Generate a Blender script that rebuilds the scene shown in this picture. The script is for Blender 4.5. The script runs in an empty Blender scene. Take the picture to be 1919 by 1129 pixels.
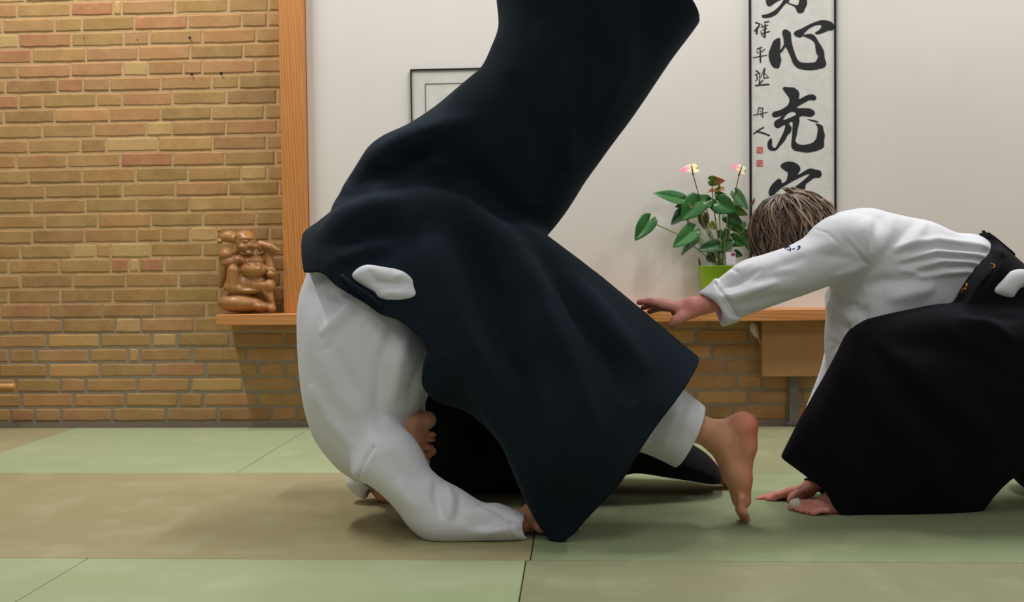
import bpy, bmesh, math, random
import numpy as np
from mathutils import Vector, Matrix
from mathutils.geometry import tessellate_polygon

random.seed(7)
RNG = np.random.RandomState(11)
SC = bpy.context.scene
COL = SC.collection
C_H = 0.667          # camera height above the mats
FPX = 2000.0         # focal length in pixels of the 1919 wide frame
WALL_Y = 4.46        # the back wall

# ------------------------------------------------------------------ camera
def cam_basis():
    vx, roll = 1080.0, 0.0115
    vy = 500.0 - roll * (vx - 960)
    yd = np.array([(vx - 960) / FPX, -(vy - 564.5) / FPX, -1.0]); yd /= np.linalg.norm(yd)
    h = np.array([1, roll, 0.0]); x = h - h.dot(yd) * yd; x /= np.linalg.norm(x)
    return np.array([x, yd, np.cross(x, yd)])
CM = cam_basis()
def ray(px, py):
    return CM @ np.array([(px - 960) / FPX, -(py - 564.5) / FPX, -1.0])
def P(px, py, Y):
    """where the sight line through a photo point meets the vertical plane y = Y"""
    r = ray(px, py); t = Y / r[1]
    return np.array([r[0] * t, Y, C_H + r[2] * t])
def G(px, py, z=0.0):
    r = ray(px, py); t = (z - C_H) / r[2]
    return np.array([r[0] * t, r[1] * t, z])
def proj(V):
    q = (V - np.array([0, 0, C_H])) @ CM
    return 960 + FPX * q[:, 0] / -q[:, 2], 564.5 - FPX * q[:, 1] / -q[:, 2]

cam = bpy.data.cameras.new('camera'); camo = bpy.data.objects.new('camera', cam); COL.objects.link(camo)
cam.sensor_fit = 'HORIZONTAL'; cam.sensor_width = 36.0; cam.lens = 36.0 * FPX / 1919.0
cam.clip_start = 0.05; cam.clip_end = 60
mw = Matrix(CM.tolist()).to_4x4(); mw.translation = Vector((0, 0, C_H)); camo.matrix_world = mw
cam.dof.use_dof = True; cam.dof.focus_distance = 2.85; cam.dof.aperture_fstop = 6.3
SC.camera = camo

# ------------------------------------------------------------------ materials
def s2l(c):
    out = []
    for v in c:
        v = v / 255.0
        out.append(v / 12.92 if v <= 0.04045 else ((v + 0.055) / 1.055) ** 2.4)
    return tuple(out)
class NT:
    def __init__(s, name):
        s.m = bpy.data.materials.new(name); s.m.use_nodes = True
        s.t = s.m.node_tree; s.b = s.t.nodes['Principled BSDF']; s.out = s.t.nodes['Material Output']
        s.tc = None
    def n(s, kind, **kw):
        nd = s.t.nodes.new(kind)
        for k, v in kw.items():
            if hasattr(nd, k): setattr(nd, k, v)
            else: nd.inputs[k].default_value = v
        return nd
    def l(s, a, b): s.t.links.new(a, b)
    def coord(s, scale=(1, 1, 1), rot=(0, 0, 0)):
        if s.tc is None: s.tc = s.n('ShaderNodeTexCoord')
        mp = s.n('ShaderNodeMapping'); mp.inputs['Scale'].default_value = scale; mp.inputs['Rotation'].default_value = rot
        s.l(s.tc.outputs['Object'], mp.inputs['Vector']); return mp.outputs['Vector']
    def noise(s, scale, detail=3, vec=None, rough=0.5):
        nd = s.n('ShaderNodeTexNoise'); nd.inputs['Scale'].default_value = scale
        nd.inputs['Detail'].default_value = detail; nd.inputs['Roughness'].default_value = rough
        s.l(vec if vec is not None else s.coord(), nd.inputs['Vector']); return nd.outputs['Fac']
    def mix(s, fac, a, b, mode='MIX'):
        nd = s.n('ShaderNodeMix'); nd.data_type = 'RGBA'; nd.blend_type = mode
        for idx, v in ((0, fac), (6, a), (7, b)):
            if isinstance(v, (int, float)): nd.inputs[idx].default_value = v
            elif isinstance(v, tuple): nd.inputs[idx].default_value = v + (1,) if len(v) == 3 else v
            else: s.l(v, nd.inputs[idx])
        return nd.outputs[2]
    def ramp(s, fac, lo, hi, a=0.0, b=1.0):
        nd = s.n('ShaderNodeMapRange'); s.l(fac, nd.inputs[0])
        nd.inputs[1].default_value = lo; nd.inputs[2].default_value = hi
        nd.inputs[3].default_value = a; nd.inputs[4].default_value = b; return nd.outputs[0]
    def attr(s, name):
        nd = s.n('ShaderNodeVertexColor'); nd.layer_name = name; return nd.outputs['Color']
    def base(s, v):
        if isinstance(v, tuple): s.b.inputs['Base Color'].default_value = v + (1,)
        else: s.l(v, s.b.inputs['Base Color'])
    def bump(s, h, strength=0.3, dist=0.001, prev=None):
        nd = s.n('ShaderNodeBump'); nd.inputs['Strength'].default_value = strength; nd.inputs['Distance'].default_value = dist
        s.l(h, nd.inputs['Height'])
        if prev is not None: s.l(prev, nd.inputs['Normal'])
        s.l(nd.outputs['Normal'], s.b.inputs['Normal']); return nd.outputs['Normal']
    def set(s, **kw):
        for k, v in kw.items(): s.b.inputs[k.replace('_', ' ')].default_value = v
        return s

def cloth_mat(name, rgb, var=0.06, weave=900, sheen=0.0, rough=0.95, bump=0.25, tint=None):
    t = NT(name); c = s2l(rgb)
    n1 = t.noise(6, 4)
    col = t.mix(t.ramp(n1, 0.3, 0.7, 0, 1), tuple(v * (1 - var) for v in c), tuple(min(1, v * (1 + var)) for v in c))
    t.base(col); t.set(Roughness=rough)
    t.b.inputs['Specular IOR Level'].default_value = 0.15
    if sheen:
        t.b.inputs['Sheen Weight'].default_value = sheen; t.b.inputs['Sheen Roughness'].default_value = 0.5
        if tint: t.b.inputs['Sheen Tint'].default_value = s2l(tint) + (1,)
    b = t.bump(t.noise(weave, 1), bump, 0.0006)
    t.bump(t.noise(45, 3), 0.25, 0.003, b)
    return t.m
M = {}
M['gi'] = cloth_mat('white_cotton', (224, 226, 232), 0.02)
M['navy'] = cloth_mat('navy_cloth', (19, 29, 38), 0.15, sheen=0.12, tint=(120, 150, 170))
M['black'] = cloth_mat('black_cloth', (17, 16, 22), 0.15, sheen=0.05, tint=(120, 120, 150))
M['black2'] = cloth_mat('black_cloth_plain', (11, 11, 14), 0.15, sheen=0.02)
M['orange_thread'] = cloth_mat('orange_thread', (200, 115, 30), 0.1)
M['blue_thread'] = cloth_mat('blue_thread', (40, 48, 110), 0.1)
M['tape'] = cloth_mat('white_tape', (225, 222, 210), 0.03)
M['cord'] = cloth_mat('black_cord', (10, 9, 10), 0.1)

def skin_mat():
    t = NT('skin'); v = t.attr('Col')
    n = t.noise(60, 4)
    t.base(t.mix(t.ramp(n, 0.35, 0.65, 0, 0.3), v, s2l((214, 128, 108)), 'MIX'))
    t.set(Roughness=0.55); t.b.inputs['Subsurface Weight'].default_value = 0.08
    t.b.inputs['Subsurface Radius'].default_value = (0.01, 0.004, 0.002)
    t.bump(t.noise(350, 3), 0.25, 0.0006); return t.m
M['skin'] = skin_mat()
def hair_mat():
    t = NT('hair'); v = t.attr('Col'); t.base(v); t.set(Roughness=0.42); t.bump(t.noise(500, 2, t.coord((1, 1, .15))), .3, .0006); return t.m
M['hair'] = hair_mat()

def wood_mat(name, light, dark, axis, ring=1.0, rough=0.45):
    """straight-grained softwood; axis = direction of the grain"""
    t = NT(name)
    sc = {'x': (0.35, 9, 9), 'z': (9, 9, 0.35), 'y': (9, .35, 9)}[axis]
    v = t.coord(sc)
    wn = t.noise(1.1, 3, v)
    w = t.n('ShaderNodeTexWave'); w.inputs['Scale'].default_value = 2.2 * ring; w.inputs['Distortion'].default_value = 5.5
    w.inputs['Detail'].default_value = 3; w.inputs['Detail Scale'].default_value = 1.2
    w.bands_direction = 'DIAGONAL'; t.l(v, w.inputs['Vector'])
    fib = t.noise(14, 4, t.coord(tuple(s * (3 if s > 1 else 1) for s in sc)))
    c1 = t.mix(t.ramp(w.outputs['Fac'], 0.15, 0.95), s2l(dark), s2l(light))
    c2 = t.mix(t.ramp(wn, 0.35, 0.65, 0, 0.5), c1, s2l(light))
    c3 = t.mix(t.ramp(fib, 0.3, 0.7, 0.25, 0), c2, s2l(dark))
    t.base(c3); t.set(Roughness=rough); t.bump(fib, 0.15, 0.0008); return t.m
M['post'] = wood_mat('larch_upright_grain', (210, 146, 80), (188, 118, 56), 'z', 2.6)
M['shelf'] = wood_mat('larch_long_grain', (214, 150, 88), (190, 122, 64), 'x', 1.8)
def carved():
    t = NT('carved_wood')
    w = t.n('ShaderNodeTexWave'); w.inputs['Scale'].default_value = 14; w.inputs['Distortion'].default_value = 3; w.inputs['Detail'].default_value = 2
    t.l(t.coord((1, 1, .5)), w.inputs['Vector'])
    c = t.mix(t.ramp(w.outputs['Fac'], 0, 1, 0, .3), s2l((176, 126, 74)), s2l((146, 98, 54)))
    c = t.mix(t.ramp(t.noise(9, 3), .4, .7, 0, .5), c, s2l((140, 90, 52)))
    t.base(c); t.set(Roughness=0.38); t.bump(t.noise(140, 3), 0.2, .0008); return t.m
M['carved'] = carved()

def plaster():
    t = NT('white_painted_board'); n = t.noise(1.2, 4)
    t.base(t.mix(t.ramp(n, .35, .65), s2l((222, 217, 210)), s2l((228, 224, 218)))); t.set(Roughness=0.7)
    t.bump(t.noise(90, 3), .08, .001); return t.m
M['board'] = plaster()
def brick_mat():
    t = NT('brick_face'); v = t.attr('Col')
    n = t.noise(9, 5, None, .65); n2 = t.noise(70, 4, None, .7)
    c = t.mix(t.ramp(n, .4, .7, 0, .5), v, s2l((204, 168, 112)))
    c = t.mix(t.ramp(t.noise(5, 4, t.coord((1, 1, 1.6), (0, 0, 1.3)), .6), .5, .78, 0, .45), c, s2l((152, 118, 68)))
    c = t.mix(t.ramp(n2, .3, .75, .2, 0), c, s2l((130, 94, 50)))
    t.base(c); t.set(Roughness=0.9)
    b = t.bump(n2, .5, .002); t.bump(t.noise(16, 3), .5, .006, b); return t.m
M['brick'] = brick_mat()
def mortar_mat():
    t = NT('mortar')
    tc = t.n('ShaderNodeTexCoord'); sp = t.n('ShaderNodeSeparateXYZ'); t.l(tc.outputs['Object'], sp.inputs[0])
    n = t.noise(1.6, 3)
    a = t.n('ShaderNodeMath'); a.operation = 'MULTIPLY_ADD'; t.l(n, a.inputs[0]); a.inputs[1].default_value = .5; t.l(sp.outputs['Z'], a.inputs[2])
    f = t.ramp(a.outputs[0], .66, .78, 1, 0)       # the lower courses were repointed in grey mortar
    c = t.mix(f, s2l((204, 170, 122)), s2l((156, 142, 122)))
    c = t.mix(t.ramp(t.noise(55, 4), .3, .7, .25, 0), c, s2l((110, 96, 70)))
    t.base(c); t.set(Roughness=0.95); t.bump(t.noise(160, 4), .6, .002); return t.m
M['mortar'] = mortar_mat()
def mat_mat(name, c1, c2):
    t = NT(name)
    n = t.noise(1.3, 4, t.coord((.5, 1.6, 1)), .6)
    c = t.mix(t.ramp(n, .35, .68), s2l(c1), s2l(c2))
    w = t.n('ShaderNodeTexWave'); w.bands_direction = 'X'; w.inputs['Scale'].default_value = 34; w.inputs['Distortion'].default_value = .3
    t.l(t.coord(), w.inputs['Vector'])
    w2 = t.n('ShaderNodeTexWave'); w2.bands_direction = 'Y'; w2.inputs['Scale'].default_value = 52; w2.inputs['Distortion'].default_value = .2
    t.l(t.coord(), w2.inputs['Vector'])
    m = t.n('ShaderNodeMath'); m.operation = 'MULTIPLY'; t.l(w.outputs['Fac'], m.inputs[0]); t.l(w2.outputs['Fac'], m.inputs[1])
    c = t.mix(t.ramp(m.outputs[0], 0, 1, .10, 0), c, tuple(v * .6 for v in s2l(c1)))
    c = t.mix(t.ramp(t.noise(7, 5), .5, .8, 0, .25), c, s2l((200, 200, 170)))
    t.base(c); t.set(Roughness=0.6); t.b.inputs['Specular IOR Level'].default_value = .3
    t.bump(m.outputs[0], .35, .0015); return t.m
M['mat_green'] = mat_mat('pale_green_vinyl', (158, 172, 130), (172, 180, 142))
M['mat_deep'] = mat_mat('green_vinyl', (136, 150, 110), (148, 158, 122))
M['mat_olive'] = mat_mat('olive_vinyl', (154, 146, 106), (166, 158, 120))
M['mat_grey'] = mat_mat('grey_olive_vinyl', (142, 144, 110), (152, 151, 117))
def plain(name, rgb, rough=.5, **kw):
    t = NT(name); c = s2l(rgb)
    t.base(t.mix(t.ramp(t.noise(30, 3), .3, .7), tuple(v * .93 for v in c), tuple(min(1, v * 1.05) for v in c)))
    t.set(Roughness=rough, **kw); return t.m
M['frame'] = plain('black_lacquer', (14, 13, 22), .35)
M['paper'] = plain('rice_paper', (214, 212, 206), .8)
M['ink'] = plain('black_ink', (22, 22, 28), .6)
M['seal'] = plain('red_seal_ink', (196, 70, 60), .7)
M['seal_light'] = plain('seal_gap', (214, 170, 160), .7)
M['pot'] = plain('lime_green_glaze', (128, 172, 8), .35)
M['soil'] = plain('potting_soil', (38, 28, 20), .95)
M['stem'] = plain('green_stem', (120, 140, 60), .5)
M['stem_dark'] = plain('brown_stem', (90, 60, 50), .5)
M['spadix'] = plain('dark_spadix', (84, 40, 44), .6)
M['label'] = plain('white_card', (220, 212, 222), .6)
M['magenta'] = plain('magenta_print', (150, 50, 100), .6)
M['card'] = plain('brown_cardboard', (176, 132, 84), .85)
M['plastic'] = plain('off_white_plastic', (214, 205, 188), .4)
M['pipe'] = plain('grey_metal', (120, 112, 106), .5)
M['dark'] = plain('dark_hole', (20, 16, 12), .9)
M['rod'] = wood_mat('rod_wood', (214, 160, 96), (176, 120, 62), 'x', .6)
M['floorb'] = plain('dark_subfloor', (60, 54, 48), .8)
M['eye'] = plain('eye', (225, 220, 215), .2)
def leaf_mat():
    t = NT('waxy_leaf'); v = t.attr('Col'); t.base(t.mix(t.ramp(t.noise(40, 3), .3, .7, 0, .25), v, s2l((60, 110, 50))))
    t.set(Roughness=.33); return t.m
M['leaf'] = leaf_mat()
def petal_mat():
    t = NT('waxy_petal'); t.base(t.attr('Col')); t.set(Roughness=.4); return t.m
M['petal'] = petal_mat()

# ------------------------------------------------------------------ object helpers
def link(name, me, mat, parent=None, smooth=False):
    o = bpy.data.objects.new(name, me); COL.objects.link(o)
    if mat is not None:
        for m in (mat if isinstance(mat, list) else [mat]): me.materials.append(m)
    if smooth: me.polygons.foreach_set('use_smooth', [True] * len(me.polygons))
    if parent is not None: o.parent = parent
    return o
def mesh_of(V, F, name='m'):
    me = bpy.data.meshes.new(name); me.from_pydata([tuple(map(float, v)) for v in V], [], [tuple(map(int, f)) for f in F]); me.update(); return me
def tag(o, label, cat, group=None):
    o['label'] = label; o['category'] = cat
    if group: o['group'] = group
    return o
def struct(o): o['kind'] = 'structure'; return o
def empty(name, loc=(0, 0, 0)):
    o = bpy.data.objects.new(name, None); COL.objects.link(o); o.location = loc; o.empty_display_size = .05; return o
def set_parent(o, p):
    o.parent = p; o.matrix_parent_inverse = Matrix.Translation(-p.location); return o
class MB:
    def __init__(s): s.V = []; s.F = []; s.C = []
    def add(s, V, F, col=None):
        b = len(s.V); s.V += [tuple(map(float, v)) for v in V]; s.F += [tuple(i + b for i in f) for f in F]
        s.C += [col] * len(V); return s
    def box(s, lo, hi, col=None):
        x0, y0, z0 = lo; x1, y1, z1 = hi
        return s.add([(x0, y0, z0), (x1, y0, z0), (x1, y1, z0), (x0, y1, z0), (x0, y0, z1), (x1, y0, z1), (x1, y1, z1), (x0, y1, z1)],
                     [(0, 3, 2, 1), (4, 5, 6, 7), (0, 1, 5, 4), (1, 2, 6, 5), (2, 3, 7, 6), (3, 0, 4, 7)], col)
    def tube(s, pts, rads, seg=8, col=None, flat=None):
        pts = [np.array(p, float) for p in pts]; n = len(pts); V = []; F = []
        for i, p in enumerate(pts):
            d = pts[min(i + 1, n - 1)] - pts[max(i - 1, 0)]; d = d / (np.linalg.norm(d) + 1e-9)
            a = np.cross(d, (0.13, 1, 0.07)); a /= np.linalg.norm(a) + 1e-9; b = np.cross(d, a)
            r = rads[i] if hasattr(rads, '__len__') else rads
            for k in range(seg):
                t = 2 * math.pi * k / seg
                V.append(p + a * math.cos(t) * r + b * math.sin(t) * r * (flat or 1))
        for i in range(n - 1):
            for k in range(seg):
                k2 = (k + 1) % seg
                F.append((i * seg + k, i * seg + k2, (i + 1) * seg + k2, (i + 1) * seg + k))
        F.append(tuple(range(seg))[::-1]); F.append(tuple((n - 1) * seg + k for k in range(seg)))
        return s.add(V, F, col)
    def lathe(s, prof, c, seg=40, col=None):
        V = []; F = []; n = len(prof)
        for r, z in prof:
            for k in range(seg):
                t = 2 * math.pi * k / seg; V.append((c[0] + r * math.cos(t), c[1] + r * math.sin(t), c[2] + z))
        for i in range(n - 1):
            for k in range(seg):
                k2 = (k + 1) % seg; F.append((i * seg + k, i * seg + k2, (i + 1) * seg + k2, (i + 1) * seg + k))
        return s.add(V, F, col)
    def build(s, name, mat, parent=None, smooth=False, bevel=0):
        me = mesh_of(s.V, s.F, name)
        if any(c is not None for c in s.C):
            ca = me.color_attributes.new('Col', 'FLOAT_COLOR', 'POINT')
            ca.data.foreach_set('color', [x for c in s.C for x in ((c or (1, 1, 1)) + (1,))])
        o = link(name, me, mat, None, smooth)
        if bevel:
            md = o.modifiers.new('bevel', 'BEVEL'); md.width = bevel; md.segments = 2
        if parent is not None: set_parent(o, parent)
        return o

# ------------------------------------------------------------------ implicit modelling
def curve2d(pts, per=7):
    """points (x,y) are rounded through, (x,y,1) are sharp corners; closed"""
    n = len(pts); out = []
    for i in range(n):
        p0, p1, p2, p3 = (pts[(i - 1) % n], pts[i], pts[(i + 1) % n], pts[(i + 2) % n])
        a, b = np.array(p1[:2], float), np.array(p2[:2], float)
        ta = np.zeros(2) if len(p1) > 2 else (b - np.array(p0[:2])) * .5
        tb = np.zeros(2) if len(p2) > 2 else (np.array(p3[:2]) - a) * .5
        L = np.linalg.norm(b - a)
        for t in (ta, tb):
            q = np.linalg.norm(t)
            if q > L: t *= L / q
        if len(p1) > 2: ta = (b - a) * .5
        if len(p2) > 2: tb = (b - a) * .5
        for k in range(per):
            u = k / per; u2 = u * u; u3 = u2 * u
            out.append((2 * u3 - 3 * u2 + 1) * a + (u3 - 2 * u2 + u) * ta + (-2 * u3 + 3 * u2) * b + (u3 - u2) * tb)
    return np.array(out)
def blur2(a, n):
    for _ in range(n):
        b = np.pad(a, 1, mode='edge')
        a = (b[:-2, 1:-1] + b[2:, 1:-1] + b[1:-1, :-2] + b[1:-1, 2:] + 2 * b[1:-1, 1:-1]) / 6
    return a
def frame_for(ax):
    ax = np.array(ax, float); ax /= np.linalg.norm(ax); return ax
class Field:
    def __init__(s, lo, hi, h):
        s.lo = np.array(lo, float); s.h = h
        s.n = np.ceil((np.array(hi, float) - s.lo) / h).astype(int) + 1
        s.a = np.full(tuple(s.n), 1.0, np.float32)
        s.ax = [(s.lo[i] + np.arange(s.n[i]) * h).astype(np.float32) for i in range(3)]
    def sl(s, lo, hi, m):
        i0 = np.clip(np.floor((np.array(lo) - m - s.lo) / s.h).astype(int), 0, s.n - 1)
        i1 = np.clip(np.ceil((np.array(hi) + m - s.lo) / s.h).astype(int) + 1, 1, s.n)
        i1 = np.maximum(i1, i0 + 1)
        S = tuple(slice(int(a), int(b)) for a, b in zip(i0, i1))
        X = s.ax[0][S[0]][:, None, None]; Y = s.ax[1][S[1]][None, :, None]; Z = s.ax[2][S[2]][None, None, :]
        return S, X, Y, Z
    def put(s, S, d, k, mode):
        a = s.a[S]
        if mode == 'add':
            if k <= 0: r = np.minimum(a, d)
            else:
                h = np.clip(k - np.abs(a - d), 0, None) / k; r = np.minimum(a, d) - h * h * k * .25
        else:      # subtract
            e = -d
            if k <= 0: r = np.maximum(a, e)
            else:
                h = np.clip(k - np.abs(a - e), 0, None) / k; r = np.maximum(a, e) + h * h * k * .25
        s.a[S] = r
    def cone(s, a, b, ra, rb, k=.01, mode='add', flat=None):
        """tapered capsule; flat=(axis, factor) squashes (<1) or widens (>1) it along an axis"""
        a = np.array(a, float); b = np.array(b, float)
        f = flat[1] if flat else 1.0; R = max(ra, rb) * max(1, f)
        S, X, Y, Z = s.sl(np.minimum(a, b) - R, np.maximum(a, b) + R, k + 2.5 * s.h)
        px, py, pz = X - a[0], Y - a[1], Z - a[2]; ba = b - a
        if flat:
            n = frame_for(flat[0]); q = (px * n[0] + py * n[1] + pz * n[2]) * (1 / f - 1)
            px = px + q * n[0]; py = py + q * n[1]; pz = pz + q * n[2]
            ba = ba + n * ba.dot(n) * (1 / f - 1)
        L = float(ba.dot(ba)) + 1e-12
        t = np.clip((px * ba[0] + py * ba[1] + pz * ba[2]) / L, 0, 1)
        d = np.sqrt((px - t * ba[0]) ** 2 + (py - t * ba[1]) ** 2 + (pz - t * ba[2]) ** 2) - (ra + (rb - ra) * t)
        s.put(S, d * min(1, max(f, .5)), k, mode); return s
    def chain(s, pr, k=.01, mode='add', flat=None):
        for (a, ra), (b, rb) in zip(pr[:-1], pr[1:]): s.cone(a, b, ra, rb, k, mode, flat)
        return s
    def ell(s, c, r, A=None, k=.01, mode='add'):
        c = np.array(c, float); r = np.array(r, float); A = np.eye(3) if A is None else np.array(A, float)
        R = r.max(); S, X, Y, Z = s.sl(c - R, c + R, k + 2.5 * s.h)
        px, py, pz = X - c[0], Y - c[1], Z - c[2]; k0 = 0; k1 = 0
        for i in range(3):
            q = px * A[i][0] + py * A[i][1] + pz * A[i][2]; k0 = k0 + (q / r[i]) ** 2; k1 = k1 + (q / r[i] ** 2) ** 2
        k0 = np.sqrt(k0); k1 = np.sqrt(k1) + 1e-9
        s.put(S, k0 * (k0 - 1) / k1, k, mode); return s
    def pillow(s, poly, Y0, T, R, k=.01, mode='add', tilt=0.0, xr=0.0, tz=0.0, zr=0.0, blur=3, clip=None, thin=()):
        """a rounded cloth volume whose rim follows an outline standing in the plane y = Y0 + tilt*(x-xr) + tz*(z-zr);
        clip = outline where the cloth is cut off square (hems, waist)"""
        def onplane(pl):
            q = []
            for x, y in pl:
                r = ray(x, y); t = (Y0 - tilt * xr + tz * (C_H - zr)) / (r[1] - tilt * r[0] - tz * r[2]); q.append((r[0] * t, C_H + r[2] * t))
            return np.array(q)
        def dist(q):
            D = np.full((gx.shape[0], gz.shape[1]), 1e9); ins = np.zeros(D.shape, bool)
            for (x0, z0), (x1, z1) in zip(q, np.roll(q, -1, 0)):
                ex, ez = x1 - x0, z1 - z0; wx, wz = gx - x0, gz - z0
                t = np.clip((wx * ex + wz * ez) / (ex * ex + ez * ez + 1e-12), 0, 1)
                D = np.minimum(D, (wx - ex * t) ** 2 + (wz - ez * t) ** 2)
                if abs(ez) > 1e-12:
                    ins ^= ((z0 <= gz) != (z1 <= gz)) & (gx < x0 + (gz - z0) * ex / ez)
            return np.sqrt(D) * np.where(ins, 1, -1)
        q = onplane(curve2d(poly)); ys = Y0 + tilt * (q[:, 0] - xr) + tz * (q[:, 1] - zr)
        S, X, Y, Z = s.sl((q[:, 0].min(), ys.min() - T, q[:, 1].min()), (q[:, 0].max(), ys.max() + T, q[:, 1].max()), .012 + k)
        gx = X[:, 0, 0][:, None]; gz = Z[0, 0, :][None, :]
        D = dist(q)
        if blur:
            Db = blur2(D, blur); w = np.clip(D / (4 * s.h), 0, 1); D = D * (1 - w) + Db * w
        u = 1 - np.clip(D / R, None, 1)
        y0 = Y0 + tilt * (gx - xr) + tz * (gz - zr)
        TT = np.full(D.shape, T)
        for x, y, rr_, ff_ in thin:      # places where the cloth lies flatter
            (tx, tzz), = onplane([(x, y)]); TT = TT * (1 - ff_ * np.exp(-((gx - tx) ** 2 + (gz - tzz) ** 2) / rr_ ** 2))
        yy = (Y - y0[:, None, :]) / TT[:, None, :]
        d = (np.sqrt(yy ** 2 + (u ** 2)[:, None, :]) - 1) * min(T, R)
        d = np.maximum(d, np.where(D < 0, -D, -1)[:, None, :] * .98)
        if clip is not None: d = np.maximum(d, -dist(onplane(curve2d(clip)))[:, None, :])
        s.put(S, d.astype(np.float32), k, mode); return s
    def cut(s, p, n):
        """remove everything on the n side of the plane through p"""
        n = frame_for(n); X, Y, Z = s.ax[0][:, None, None], s.ax[1][None, :, None], s.ax[2][None, None, :]
        s.a = np.maximum(s.a, ((X - p[0]) * n[0] + (Y - p[1]) * n[1] + (Z - p[2]) * n[2]).astype(np.float32)); return s
    def mesh(s):
        a = s.a; a[0] = a[-1] = 1; a[:, 0] = a[:, -1] = 1; a[:, :, 0] = a[:, :, -1] = 1
        ins = a < 0; nx, ny, nz = a.shape
        cnt = np.zeros((nx - 1, ny - 1, nz - 1), np.uint8)
        for i in (0, 1):
            for j in (0, 1):
                for k in (0, 1): cnt += ins[i:nx - 1 + i, j:ny - 1 + j, k:nz - 1 + k]
        act = (cnt > 0) & (cnt < 8); idx = np.argwhere(act)
        vid = np.full(act.shape, -1, np.int32); vid[act] = np.arange(len(idx))
        acc = np.zeros((len(idx), 3)); num = np.zeros(len(idx))
        for ax in range(3):
            o1, o2 = [(1, 2), (0, 2), (0, 1)][ax]
            for u in (0, 1):
                for v in (0, 1):
                    p = idx.copy(); p[:, o1] += u; p[:, o2] += v; r = p.copy(); r[:, ax] += 1
                    va = a[p[:, 0], p[:, 1], p[:, 2]]; vb = a[r[:, 0], r[:, 1], r[:, 2]]
                    mk = (va < 0) != (vb < 0); t = np.where(mk, va / (va - vb + 1e-12), 0)
                    q = p.astype(float); q[:, ax] += t
                    acc[mk] += q[mk]; num[mk] += 1
        V = s.lo + acc / num[:, None] * s.h
        quads = []
        for ax in range(3):
            o1, o2 = [(1, 2), (2, 0), (0, 1)][ax]
            sa = [slice(1, -1)] * 3; sb = [slice(1, -1)] * 3; sa[ax] = slice(0, -1); sb[ax] = slice(1, None)
            ia = ins[tuple(sa)]; ib = ins[tuple(sb)]
            for inside_first in (True, False):
                mk = (ia & ~ib) if inside_first else (~ia & ib)
                e = np.argwhere(mk) + 1; e[:, ax] -= 1
                if not len(e): continue
                def cell(d1, d2):
                    c = e.copy(); c[:, o1] += d1; c[:, o2] += d2; return vid[c[:, 0], c[:, 1], c[:, 2]]
                q = np.stack([cell(-1, -1), cell(0, -1), cell(0, 0), cell(-1, 0)], 1)
                quads.append(q if inside_first else q[:, ::-1])
        return V, np.concatenate(quads)
def vnormals(V, Q):
    n = np.cross(V[Q[:, 2]] - V[Q[:, 0]], V[Q[:, 3]] - V[Q[:, 1]]); N = np.zeros_like(V)
    for i in range(4):
        for c in range(3): N[:, c] += np.bincount(Q[:, i], n[:, c], len(V))
    return N / (np.linalg.norm(N, axis=1, keepdims=True) + 1e-12)
def relax(V, Q, it=2, w=.5):
    for _ in range(it):
        A = np.zeros_like(V); c = np.zeros(len(V))
        for i in range(4):
            j = Q[:, (i + 1) % 4]; k = Q[:, (i + 3) % 4]
            for ax in range(3): A[:, ax] += np.bincount(Q[:, i], V[j, ax] + V[k, ax], len(V))
            c += np.bincount(Q[:, i], minlength=len(V)) * 2.0
        V = V + w * (A / c[:, None] - V)
    return V
def wnoise(V, freq, seed, aniso=None):
    r = np.random.RandomState(seed); out = np.zeros(len(V))
    for i in range(7):
        k = r.normal(size=3)
        if aniso is not None: a = frame_for(aniso); k = k - a * k.dot(a) * .85
        k *= freq * r.uniform(.6, 1.5) / (np.linalg.norm(k) + 1e-9)
        ph = V @ k + r.uniform(0, 7); ph2 = V @ (r.normal(size=3) * freq * .35)
        out += np.sin(ph + 1.2 * np.sin(ph2))
    return out / 7
def folds(V, Q, lst, noise=()):
    """sculpt: lst = (polyline in photo points, half width px, height m); noise = (freq, amp, seed, direction)"""
    N = vnormals(V, Q); x, y = proj(V)
    view = V - np.array([0, 0, C_H]); view /= np.linalg.norm(view, axis=1, keepdims=True)
    fac = np.clip(-(N * view).sum(1) * 1.6 + .2, 0, 1); d = np.zeros(len(V))
    for pl, w, amp in lst:
        best = np.full(len(V), 1e9); tt = np.zeros(len(V)); nseg = len(pl) - 1
        for i, ((x0, y0), (x1, y1)) in enumerate(zip(pl[:-1], pl[1:])):
            ex, ey = x1 - x0, y1 - y0; t = np.clip(((x - x0) * ex + (y - y0) * ey) / (ex * ex + ey * ey + 1e-9), 0, 1)
            q = (x - x0 - ex * t) ** 2 + (y - y0 - ey * t) ** 2; m = q < best; best[m] = q[m]; tt[m] = ((i + t) / nseg)[m]
        if w < 4.2: d += amp * np.exp(-best / w ** 2) * fac; continue
        e = np.sin(np.pi * np.clip(tt, .0, 1)) ** .7; ww = w * (.6 + .5 * e) * 1.15
        d += .8 * amp * e * np.exp(-best / ww ** 2) * fac
    for f, amp, seed, an in noise: d += amp * wnoise(V, f, seed, an)
    return V + N * d[:, None]
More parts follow.
